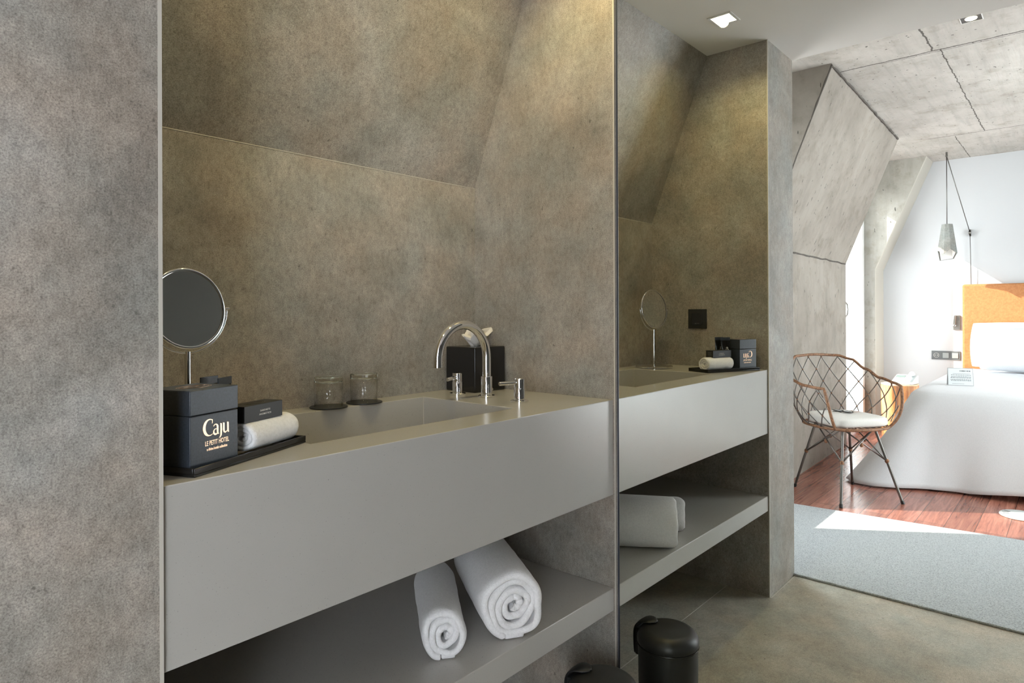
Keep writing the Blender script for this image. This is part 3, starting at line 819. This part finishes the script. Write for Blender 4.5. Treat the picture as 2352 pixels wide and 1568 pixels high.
def window(name, xa, xb, z0, z1, y, stile, label, handle=None):
    t = bpy.data.objects.new(name, None); COL.objects.link(t); t.location = (xa, y, z0); structure(t, label)
    t.empty_display_size = 0.05
    w = xb-xa; h = z1-z0
    m = MB(); f = 0.055
    m.box((0, 0.0, 0), (f, 0.08, h)); m.box((w-f, 0.0, 0), (w, 0.08, h)); m.box((f, 0.0, 0), (w-f, 0.08, f)); m.box((f, 0.0, h-f), (w-f, 0.08, h))
    m.build('window_frame', FRAMEW, t, bevel=0.002)
    m = MB(); s0 = f+0.004; s1 = s0+stile-f
    m.box((s0, -0.012, s0), (s1, 0.05, h-s0)); m.box((w-s1, -0.012, s0), (w-s0, 0.05, h-s0)); m.box((s1, -0.012, s0), (w-s1, 0.05, s1)); m.box((s1, -0.012, h-s1), (w-s1, 0.05, h-s0))
    m.build('sash', FRAMEW, t, bevel=0.002)
    m = MB(); m.box((s1-0.002, 0.018, s1-0.002), (w-s1+0.002, 0.022, h-s1+0.002)); m.build('pane', PANE, t)
    if handle:
        hx, hz = handle
        m = MB(); pts = [(hx, -0.012, hz), (hx, -0.035, hz), (hx+0.004, -0.050, hz-0.02), (hx+0.004, -0.055, hz-0.06), (hx, -0.048, hz-0.105), (hx, -0.03, hz-0.125)]
        m.tube(pts, 0.007, 10); m.build('handle', BRUSHED, t, smooth=True)
    return t
window('window_1', -2.36, -1.60, 0.265, 2.32, 0.60, 0.115, 'white framed window between the pillar and the concrete wall')
window('window_2', FX+0.002, -4.50, 0.02, 2.32, 0.625, 0.115, 'tall white framed window between concrete wall and fin', (0.80, 1.18))
# solid concrete around window 1 and above both windows
m = MB()
m.box((-2.62, 0.60, 0.0), (-2.36, 0.70, ZR)); m.box((-1.60, 0.60, 0.0), (PX-0.02, 0.70, ZR)); m.box((-2.36, 0.60, 0.0), (-1.60, 0.70, 0.265)); m.box((-2.36, 0.60, 2.32), (-1.60, 0.70, ZR))
m.box((FX+0.001, 0.625, 2.32), (-4.50, 0.70, ZR))
structure(m.build('wall_window_surround', WALLC))
m = MB(); m.box((-7.5, 1.4, -0.25), (1.0, 5.0, -0.06)); structure(m.build('floor_terrace', plain('terrace_stone', (0.32, 0.31, 0.29), 0.8)))

# ------------------------------------------------------------------ carpet
m = MB()
m.prism([(PX+0.002, 0.515, 0.0), (PX+0.024, -1.2, 0.0), (PX+0.05, -1.94, 0.0), (-2.63, -1.94, 0.0), (-2.552, -0.722, 0.0), (-2.458, 0.34, 0.0), (-2.44, 0.50, 0.0)], (0, 0, 0.009))
tag(m.build('carpet_runner', RUG, bevel=0.003), 'speckled grey carpet strip between the cement floor and the wood floor', 'carpet')

# ------------------------------------------------------------------ armchair
CF = math.radians(-52.5)   # facing
CC = Vector((-2.880, 0.163, 0.0))
t = thing('wire_armchair', 'brown wrapped wire lattice armchair on dark steel legs', 'chair', CC, CF)
# local frame: +x forward, +y to the sitter's left
ZS = 0.435
def ringpt(th, r=0.205, z=ZS):   # th measured from the back
    cx, sy = math.cos(th), math.sin(th)
    return Vector((-r*math.copysign(abs(cx)**0.75, cx)*1.0, r*math.copysign(abs(sy)**0.8, sy)*1.08, z))
def rim_h(th):
    a = abs(th)
    k = [(0, 0.845), (0.55, 0.838), (0.80, 0.815), (1.05, 0.755), (1.35, 0.705), (1.75, 0.685), (2.10, 0.676), (2.4, 0.672)]
    for (a0, h0), (a1, h1) in zip(k, k[1:]):
        if a <= a1:
            f = (a-a0)/(a1-a0); f = f*f*(3-2*f); return h0*(1-f)+h1*f
    return k[-1][1]
def shell(th, z):
    f = max(0.0, min(1.0, (z-ZS)/0.40))
    g_ = min(1.0, f*2.5)
    base = ringpt(th)*(1-g_) + Vector((-0.205*math.cos(th), 0.205*math.sin(th)*1.10, z))*g_
    a = abs(th)
    grow = 0.02 + 0.068*min(a, 1.0)
    out = Vector((base.x, base.y, 0)).normalized()
    bul = grow*math.sin(min(f*1.9, 1.0)*PI/2) 
    if a > 2.0: bul *= 1-(a-2.0)*0.10
    p = base + out*bul
    return Vector((p.x - 0.045*f*math.cos(th)**2*(1 if a < PI/2 else 0), p.y, z))
TH = 2.16
top = [shell(-TH+2*TH*k/72, rim_h(-TH+2*TH*k/72)) for k in range(73)]
def frontcurve(sg):
    a = shell(sg*TH, rim_h(TH)); e = Vector((0.185, sg*0.07, ZS-0.004))
    m1 = a+Vector((0.012, 0, -0.02)); 
    pts = []
    P0, P1, P2, P3 = a, a+Vector((0.018, -sg*0.01, -0.06)), Vector((0.205, sg*0.255, ZS+0.085)), Vector((0.155, sg*0.185, ZS+0.002))
    for k in range(1, 15):
        f = k/14
        pts.append(P0*(1-f)**3+P1*3*f*(1-f)**2+P2*3*f*f*(1-f)+P3*f**3)
    return pts
m = MB()
loop = top + frontcurve(1)
fr = frontcurve(-1)
front_bar = [Vector((0.155+0.055*math.sin(PI*k/10)**0.7, 0.185-0.37*k/10, ZS-0.002)) for k in range(1, 10)]
full = loop + front_bar + fr[::-1]
m.tube(full, 0.0085, 10, closed=True); m.build('rim', RATTAN, t, smooth=True)
m = MB(); m.tube([ringpt(2*PI*k/48) for k in range(48)], 0.0075, 10, closed=True); m.build('seat_ring', RATTAN, t, smooth=True)
m = MB(); kn = []
STEP = 0.37; SL = 2.35     # spacing of wires and radians of turn per metre climbed
for sg in (1, -1):
    for k in range(-9, 10):
        th0 = k*STEP
        pts = []
        for i in range(60):
            z = ZS+0.006+i*0.008
            th = th0+sg*(z-ZS)*SL
            if abs(th) > TH: 
                if pts: break
                continue
            if z > rim_h(th)+0.002: break
            pts.append(shell(th, z))
        if len(pts) > 2: m.tube(pts, 0.0032, 6)
    # joints
for k in range(-14, 15):
    for j in range(0, 9):
        th = k*STEP/2; z = ZS+j*STEP/(2*SL)
        if (k+j) % 2 == 0 and abs(th) < TH and z < rim_h(th)-0.01 and j > 0: kn.append(shell(th, z))
n0 = len(m.bm.faces)
for p in kn: m.ball(p, 0.0058, 4)
m.bm.faces.ensure_lookup_table()
for f_ in m.bm.faces[n0:]: f_.material_index = 1
o = m.build('back_lattice', STEEL, t, smooth=True); o.data.materials.append(RATTAN)
# seat grid under the cushion
m = MB()
for k in range(-4, 5):
    y = k*0.045; w_ = 0.20*math.sqrt(max(0, 1-(y/0.225)**2))
    m.tube([(-w_, y, ZS-0.004), (w_, y, ZS-0.004)], 0.003, 6)
m.build('seat_wires', STEEL, t, smooth=True)
legs = []
for a in (42, -38, 141, -133):
    a = math.radians(a)
    rt, rf = 0.165, 0.312 if abs(a) < 1.5 else 0.295
    p0 = Vector((rt*math.cos(a), rt*math.sin(a), ZS-0.006)); p1 = Vector((rf*math.cos(a), rf*math.sin(a), 0.001))
    legs.append((p0, p1))
    m = MB(); m.tube([p0, p0.lerp(p1, 0.5), p1], [0.0078, 0.0078, 0.0078], 12); lg = m.build('leg', STEEL, t, smooth=True, angle=60)
    m = MB(); m.tube([p0.lerp(p1, 0.955), p1], 0.0098, 12); m.build('foot_cap', BLACKM, lg, smooth=True, angle=60)
m = MB()
order = [0, 2, 3, 1]
for i in range(4):
    A = legs[order[i]]; B = legs[order[(i+1) % 4]]
    a_lo = A[0].lerp(A[1], 0.44); b_lo = B[0].lerp(B[1], 0.44)
    m.tube([a_lo, B[0]], 0.0042, 8); m.tube([b_lo, A[0]], 0.0042, 8)
    for q_, r_ in (((a_lo+B[0]+b_lo+A[0])/4, 0.011), (a_lo, 0.0125)):
        m2 = MB(); m2.ball(q_, r_, 5, (1, 1, 1.2)); m2.build('binding', RATTAN, t, smooth=True)
m.build('cross_brace', STEEL, t, smooth=True)
# cushion on the seat
m = MB()
def cush(u, v):
    th = 2*PI*u
    # superellipse outline, wider at the front
    cx, cy = math.cos(th), math.sin(th)
    e = 0.42
    x = math.copysign(abs(cx)**e, cx)*0.185; y = math.copysign(abs(cy)**e, cy)*0.172*(1.04+0.04*cx)
    a = -PI/2+PI*v
    k = max(0.0, math.cos(a))**0.18
    return (x*k+0.010, y*k, 0.031+0.029*math.copysign(abs(math.sin(a))**0.62, math.sin(a))*(1.0 if v < 0.5 else 1.05))
m.grid(cush, 64, 17, cu=True); bmesh.ops.remove_doubles(m.bm, verts=m.bm.verts, dist=1e-4)
o = tag(m.build('seat_cushion', CUSH, smooth=True, loc=(CC.x, CC.y, ZS+0.004), rot=(0, 0, CF)), 'white seat cushion on the brown wire armchair', 'cushion')
ZCU = ZS+0.004+0.031+0.0305
def chair_pt(x, y): 
    v = Matrix.Rotation(CF, 3, 'Z') @ Vector((x, y, 0)); return (CC.x+v.x, CC.y+v.y)
px, py = chair_pt(-0.035, -0.02)
t = thing('eyeglasses', 'black-rimmed eyeglasses lying on the white armchair cushion', 'eyeglasses', (px, py, ZCU+0.003), math.radians(-68))
for s in (-1, 1):
    m = MB()
    rimp = [(0.034*s+0.026*math.copysign(abs(math.cos(2*PI*k/28))**0.6, math.cos(2*PI*k/28)), 0.019*math.copysign(abs(math.sin(2*PI*k/28))**0.6, math.sin(2*PI*k/28)), 0.004) for k in range(28)]
    m.tube(rimp, 0.0024, 8, closed=True); m.build('rim', BLACK, t, smooth=True)
    m = MB(); m.prism([(p[0], p[1], 0.0035) for p in rimp], (0, 0, 0.001)); m.build('lens', CARDW, t)
    m = MB(); m.tube([(0.062*s, 0.008, 0.005), (0.064*s, 0.02, 0.006), (0.020*s, 0.045, 0.008), (-0.030*s, 0.058, 0.004)], 0.0022, 8); m.build('temple', BLACK, t, smooth=True)
m = MB(); m.tube([(-0.009, 0.003, 0.005), (0, 0.007, 0.0055), (0.009, 0.003, 0.005)], 0.002, 8); m.build('bridge', BLACK, t, smooth=True)
px, py = chair_pt(-0.01, -0.085)
m = MB(); m.grid(lambda u, v: (-0.03+0.06*u, -0.010+0.02*v, 0.003+0.010*(2*u-1)**2*(1 if u > 0.5 else 0.2)), 10, 4)
tag(m.build('paper_slip', plain('pinkish_paper', (0.75, 0.58, 0.52), 0.8), smooth=True, solid=0.0006, loc=(px, py, ZCU+0.001), rot=(0, 0, 0.6)), 'small curled slip of paper on the white armchair cushion', 'paper')

# ------------------------------------------------------------------ bed
BX0, BX1, BY1, BY0, BZ = -5.60, -3.52, -0.07, -1.80, 0.60
t = thing('bed', 'double bed hidden under a white bedspread', 'bed', ((BX0+BX1)/2, (BY0+BY1)/2, 0))
hx, hy = (BX1-BX0)/2, (BY1-BY0)/2
m = MB(); m.box((-hx+0.03, -hy+0.05, 0.10), (hx-0.05, hy-0.05, 0.34)); m.build('bed_base', plain('dark_bed_base', (0.10, 0.09, 0.08), 0.7), t, bevel=0.01)
m = MB(); m.box((-hx+0.02, -hy+0.02, 0.34), (hx-0.02, hy-0.02, BZ-0.02)); m.build('mattress', LINEN, t, bevel=0.05, seg=4)
for sx_ in (-1, 1):
    for sy_ in (-1, 1):
        m = MB(); m.box((sx_*(hx-0.25)-0.03, sy_*(hy-0.25)-0.03, 0), (sx_*(hx-0.25)+0.03, sy_*(hy-0.25)+0.03, 0.10)); m.build('leg', BLACKM, t)
# bedspread: flat top, rounded shoulder, skirt flaring to a loose hem
m = MB()
NPER, NV = 150, 26
def outline(s):
    """s 0..1 : up the near (window) side from the head, round the foot corner, across the foot"""
    r = 0.14
    l1 = (BX1-r)-BX0; l2 = PI/2*r; l3 = (BY1-r)-BY0
    d = s*(l1+l2+l3)
    if d < l1: return Vector((BX0+d, BY1, 0)), Vector((0, 1, 0)), 0.0, d
    if d < l1+l2:
        a = (d-l1)/r
        return Vector((BX1-r+r*math.sin(a), BY1-r+r*math.cos(a), 0)), Vector((math.sin(a), math.cos(a), 0)), math.sin(2*a), d
    return Vector((BX1, BY1-r-(d-l1-l2), 0)), Vector((1, 0, 0)), 0.0, d
def spread(u, v):
    p, n, corner, d = outline(u)
    if v < 0.18:
        f = v/0.18
        return p - n*0.11*(1-f) + Vector((0, 0, BZ+0.004 - 0.022*f*f))
    f = (v-0.18)/0.82
    # skirt
    drop = BZ-0.018
    foot = n.x
    lift = 0.012 + 0.075*max(0, foot)*min(1, max(0, (BY1-0.35-p.y)/0.5)) 
    z = drop - (drop-lift)*f
    fl = (0.07 + 0.10*max(0, n.x) + 0.30*corner**2)*(f**1.25) + 0.035*math.sin(min(1, f*4)*PI/2)
    fold = 0.020*math.sin(d*9.5+1.0)*f*f + 0.016*math.sin(d*21+0.4)*f*f*(0.4+corner)
    return p + n*(fl+fold) + Vector((0, 0, z))
vs = m.grid(spread, NPER, NV)
# flat top
inner = [vs[i][0] for i in range(NPER)]
cap = [m.bm.verts.new((BX0, BY0, BZ+0.004))]
m.bm.faces.new(inner+cap)
bmesh.ops.recalc_face_normals(m.bm, faces=m.bm.faces)
tag(m.build('bedspread', LINEN, smooth=True, angle=50, solid=0.006), 'smooth white bedspread draped over the bed down to the floor', 'bedspread')
def hem(u, v):
    q = spread(u, 0.955+0.045*v); p, n, c2, d = outline(u); return q+n*0.0045
# headboard
t = thing('headboard', 'orange felt headboard panel against the white end wall', 'headboard', (XF+0.02, -0.98, 0.0))
m = MB(); m.box((0, -0.86, 0.25), (0.09, 0.855, 1.362)); m.build('panel', FELT, t, bevel=0.018, seg=3)
# pillow
def pillow(name, loc, sx_, sy_, sz_, rot, label, group=None):
    def f(u, v):
        x = -1+2*u; y = -1+2*v
        e = (1-abs(x)**5)*(1-abs(y)**5)
        return (x, y, max(e, 0)**0.42)
    m = MB()
    nn = 22
    A = m.grid(lambda u, v: (sx_*f(u, v)[0]*(1-0.05*(f(u, v)[1]**2)), sy_*f(u, v)[1]*(1-0.05*(f(u, v)[0]**2)), sz_*f(u, v)[2]*(1+0.10*noise.noise(Vector((u*7, v*7, 1))))), nn, nn)
    B = m.grid(lambda u, v: (sx_*f(u, v)[0]*(1-0.05*(f(u, v)[1]**2)), sy_*f(u, v)[1]*(1-0.05*(f(u, v)[0]**2)), -sz_*f(u, v)[2]), nn, nn)
    bmesh.ops.remove_doubles(m.bm, verts=m.bm.verts, dist=0.0005); bmesh.ops.recalc_face_normals(m.bm, faces=m.bm.faces)
    return tag(m.build(name, LINEN, smooth=True, sub=1, loc=loc, rot=rot), label, 'pillow', group)
pillow('pillow', (-5.535, -0.60, 0.825), 0.21, 0.42, 0.060, (0, math.radians(76), 0), 'rear white pillow leaning on the orange headboard', 'white pillows')
pillow('pillow', (-5.335, -0.68, 0.800), 0.20, 0.42, 0.075, (0, math.radians(64), math.radians(2)), 'front white pillow leaning on the rear pillow', 'white pillows')
# tent card
t = thing('tent_card', 'small folded white notice card standing on the bedspread', 'card', (-4.28, -0.275, BZ+0.0065), math.radians(62-90+90))
# the card stands at the foot of the bed, its printed leaf towards the bathroom
t.location = (-3.98, -0.300, BZ+0.0065); t.rotation_euler = (0, 0, math.radians(74))
cw, ch = 0.150, 0.122
m = MB(); m.prism([(-cw/2, -0.024, 0), (-cw/2, -0.002, ch), (-cw/2, 0.002, ch), (-cw/2, 0.024, 0), (-cw/2, 0.022, 0), (-cw/2, 0.0, ch-0.004), (-cw/2, -0.022, 0)], (cw, 0, 0)); m.build('folded_card', plain('grey_card_edge', (0.42, 0.43, 0.44), 0.6), t)
def leaf(x, z): return Vector((x, -0.0245+0.0222*(z/ch), z))
m = MB(); m.prism([leaf(-cw/2+0.004, 0.006), leaf(cw/2-0.004, 0.006), leaf(cw/2-0.004, ch-0.004), leaf(-cw/2+0.004, ch-0.004)], (0, -0.0005, 0.0001)); m.build('printed_face', CARDW, t)
m = MB()
rr = random.Random(4)
def bar(x0, x1, z, h): m.prism([leaf(x0, z)+Vector((0, -0.0007, 0)), leaf(x1, z)+Vector((0, -0.0007, 0)), leaf(x1, z+h)+Vector((0, -0.0007, 0)), leaf(x0, z+h)+Vector((0, -0.0007, 0))], (0, -0.0003, 0))
x = -0.058
for w_ in (0.010, 0.008, 0.004, 0.022, 0.006): bar(x, x+w_, 0.098, 0.008); x += w_+0.003
bar(-0.055, 0.045, 0.083, 0.0018)
for z_ in (0.072, 0.060, 0.053, 0.041, 0.034):
    x = -0.060
    while x < 0.055:
        w_ = rr.uniform(0.004, 0.012); bar(x, min(x+w_, 0.060), z_, 0.0042); x += w_+0.0025
bar(-0.020, 0.050, 0.014, 0.002)
m.build('print_lines', GREYPRINT, t)

# ------------------------------------------------------------------ log side table with telephone
LX, LY, LZ = -5.22, 0.300, 0.462
t = thing('log_side_table', 'tree-stump bedside table with pale sawn top', 'side table', (LX, LY, 0))
def logf(u, v):
    a = 2*PI*u; r = 0.145*(1+0.07*math.sin(3*a+0.7)+0.05*math.sin(5*a)+0.025*math.sin(9*a+1)+0.05*(1-v)*math.cos(2*a))
    if v > 0.97: r *= 0.985
    return (r*math.cos(a), r*math.sin(a), LZ*v)
m = MB(); vs = m.grid(logf, 60, 12, cu=True); m.bm.faces.new([r[0] for r in vs][::-1]); m.bm.faces.new([r[-1] for r in vs]); m.build('trunk', LOG, t, smooth=True, angle=50)
m = MB(); m.prism([tuple(Vector(logf(k/60, 1.0))*1.0) for k in range(60)], (0, 0, 0.012)); m.build('table_top', LOGTOP, t, bevel=0.003)
LT = LZ+0.0125
t = thing('telephone', 'pale grey desk telephone on the tree-stump bedside table', 'telephone', (LX+0.005, LY-0.045, LT), math.radians(98))
# local: -y is the front, towards the viewer in the mirror
m = MB(); m.prism([(-0.085, -0.085, 0.0), (-0.085, -0.085, 0.018), (-0.085, 0.055, 0.075), (-0.085, 0.085, 0.075), (-0.085, 0.085, 0.0)], (0.17, 0, 0)); m.build('base', WHITEPL, t, bevel=0.006)
sl = math.atan2(0.057, 0.14)
mx = Matrix.Translation((0, -0.085, 0.018)) @ Matrix.Rotation(sl, 4, 'X')
m = MB(); m.box((0.0, 0.095, 0.0005), (0.075, 0.135, 0.003), mx); m.build('screen', plain('grey_lcd', (0.16, 0.20, 0.19), 0.2), t)
m = MB()
for i in range(3):
    for j in range(4): m.box((0.012+0.018*i, 0.012+0.017*j, 0.0), (0.023+0.018*i, 0.022+0.017*j, 0.0042), mx)
m.build('keypad', plain('grey_keys', (0.40, 0.42, 0.43), 0.4), t)
m = MB(); pts = [Vector((-0.050, 0.005+0.14*k/10, 0.016+0.020*math.sin(PI*k/10)*0.9)) for k in range(11)]
pts = [mx @ p for p in pts]
m.tube(pts, [0.022, 0.023, 0.020, 0.017, 0.016, 0.016, 0.016, 0.017, 0.020, 0.023, 0.021], 14); m.build('handset', WHITEPL, t, smooth=True, angle=60)
m = MB(); pts = [(-0.05-0.012*math.sin(k*1.25)*0.5-0.004*k, -0.075-0.006*math.cos(k*1.25)-0.002*k, 0.010) for k in range(11)]
m.tube(pts, 0.0022, 6); m.build('cord', WHITEPL, t, smooth=True)

# ------------------------------------------------------------------ things on the bedroom end wall
t = thing('socket_strip', 'grey triple switch and socket strip on the white end wall', 'socket', (XF, 0.015, 0.709))
m = MB(); m.box((0.0003, -0.112, -0.040), (0.009, 0.112, 0.040)); m.build('plate', plain('anthracite_plate', (0.13, 0.14, 0.145), 0.4), t, bevel=0.001)
m = MB(); m.lathe([(0.020, 0.009), (0.022, 0.009), (0.022, 0.0105), (0.020, 0.0105)], (0, 0.074, 0), (1, 0, 0), 24)
bmesh.ops.delete(m.bm, geom=[f for f in m.bm.faces if len(f.verts) > 4], context='FACES')
for s in (-1, 1): m.lathe([(0, 0.009), (0.0035, 0.009), (0.0035, 0.0105), (0, 0.0105)], (0, 0.074+s*0.009, 0), (1, 0, 0), 10)
m.build('socket_insert', PRINT, t)
for y_ in (0.0, -0.074):
    m = MB(); m.box((0.009, y_-0.024, -0.024), (0.014, y_+0.024, 0.024)); m.build('rocker', plain('grey_rocker', (0.33, 0.35, 0.35), 0.35), t, bevel=0.002)
t = thing('reading_light', 'small steel reading lamp on the white wall beside the headboard', 'lamp', (XF, -0.071, 1.015))
m = MB(); m.box((0.0003, -0.028, -0.066), (0.012, 0.028, 0.066)); m.build('plate', BRUSHED, t, bevel=0.002)
m = MB(); m.box((0.012, 0.006, -0.02), (0.034, 0.026, 0.066), Matrix.Rotation(math.radians(4), 4, 'X')); m.build('head', BRUSHED, t, bevel=0.003)
m = MB(); m.lathe([(0, 0.012), (0.010, 0.012), (0.010, 0.030), (0, 0.034)], (0, 0.014, -0.025), (1, 0, 0), 16); m.build('knob', CHROME, t, smooth=True, angle=40)
# pendant lamp hung from the ceiling, flex led over a wall pulley
PXX, PYY = -5.38, -0.046
t = thing('pendant_lamp', 'faceted grey cement pendant lamp beside the bed', 'lamp', (PXX, PYY, ZR))
m = MB(); m.cyl((0, 0, -0.03), (0, 0, 0.0), 0.008, 12); m.ball((0, 0, -0.034), 0.010, 6); m.build('ceiling_hook', STEEL, t, smooth=True, angle=50)
ztop, zmid, zlow = 1.885-ZR, 1.655-ZR, 1.575-ZR
m = MB(); m.cyl((0, 0, -0.03), (0, 0, ztop), 0.0035, 8); m.build('cord', STEEL, t, smooth=True)
m = MB(); b = m.bm
rt = 0.044; rb = 0.080
rim = [(50, 1.655), (10, 1.625), (-25, 1.665), (-72, 1.630), (-150, 1.585), (130, 1.572)]
A = [b.verts.new((rt*math.cos(math.radians(a)), rt*math.sin(math.radians(a)), ztop)) for a, z in rim]
B = [b.verts.new((rb*math.cos(math.radians(a)), rb*math.sin(math.radians(a)), z-ZR)) for a, z in rim]
b.faces.new(A)
for k in range(6): b.faces.new((A[k], B[k], B[(k+1) % 6], A[(k+1) % 6]))
bmesh.ops.recalc_face_normals(b, faces=b.faces)
m.build('lamp_shade', CEMLAMP, t, solid=0.006)
m = MB(); b = m.bm
B2 = [b.verts.new((0.068*math.cos(math.radians(a)), 0.068*math.sin(math.radians(a)), z-ZR+0.004)) for a, z in rim]
A2 = [b.verts.new((0.036*math.cos(math.radians(a)), 0.036*math.sin(math.radians(a)), ztop-0.02)) for a, z in rim]
for k in range(6): b.faces.new((A2[k], B2[k], B2[(k+1) % 6], A2[(k+1) % 6]))
m.build('shade_lining', WHITEP, t, solid=0.002)
m = MB(); m.ball((0, 0, zmid+0.06), 0.028, 8); m.cyl((0, 0, zmid+0.08), (0, 0, ztop-0.005), 0.016, 12); m.build('bulb', WHITEPL, t, smooth=True)
pul = Vector((XF+0.035-PXX, -0.178-PYY, 1.832-ZR))
m = MB(); m.tube([(0, 0, -0.034), pul*0.5+Vector((0, 0, -0.017)), pul], 0.0035, 8); m.tube([pul, pul+Vector((0, -0.003, -0.20)), pul+Vector((-0.006, -0.006, -0.475))], 0.003, 8); m.build('flex', STEEL, t, smooth=True)
t = thing('wall_pulley', 'small dark pulley bracket on the white wall guiding the lamp flex', 'pulley', (XF, -0.178, 1.832))
m = MB(); m.box((0.0003, -0.006, -0.03), (0.030, 0.006, 0.030)); m.build('bracket', STEEL, t, bevel=0.001)
m = MB(); m.lathe([(0, -0.009), (0.017, -0.009), (0.012, -0.002), (0.012, 0.002), (0.017, 0.009), (0, 0.009)], (0.037, 0, 0), (0, 1, 0), 20); m.build('wheel', STEEL, t, smooth=True, angle=40)

# flat round disc on the wood floor
t = thing('floor_disc', 'flat white round disc with dark marks lying on the wood floor', 'disc', (-3.04, -0.684, 0.0))
m = MB(); m.lathe([(0, 0), (0.094, 0), (0.098, 0.003), (0.098, 0.008), (0.094, 0.011), (0, 0.012)], n=56); m.build('body', WHITEPL, t, smooth=True, angle=40)
for a in (70, 95, 115):
    m = MB(); m.box((0.055, -0.005, 0.0113), (0.085, 0.005, 0.0126), Matrix.Rotation(math.radians(a), 4, 'Z')); m.build('mark', GREYPRINT, t)
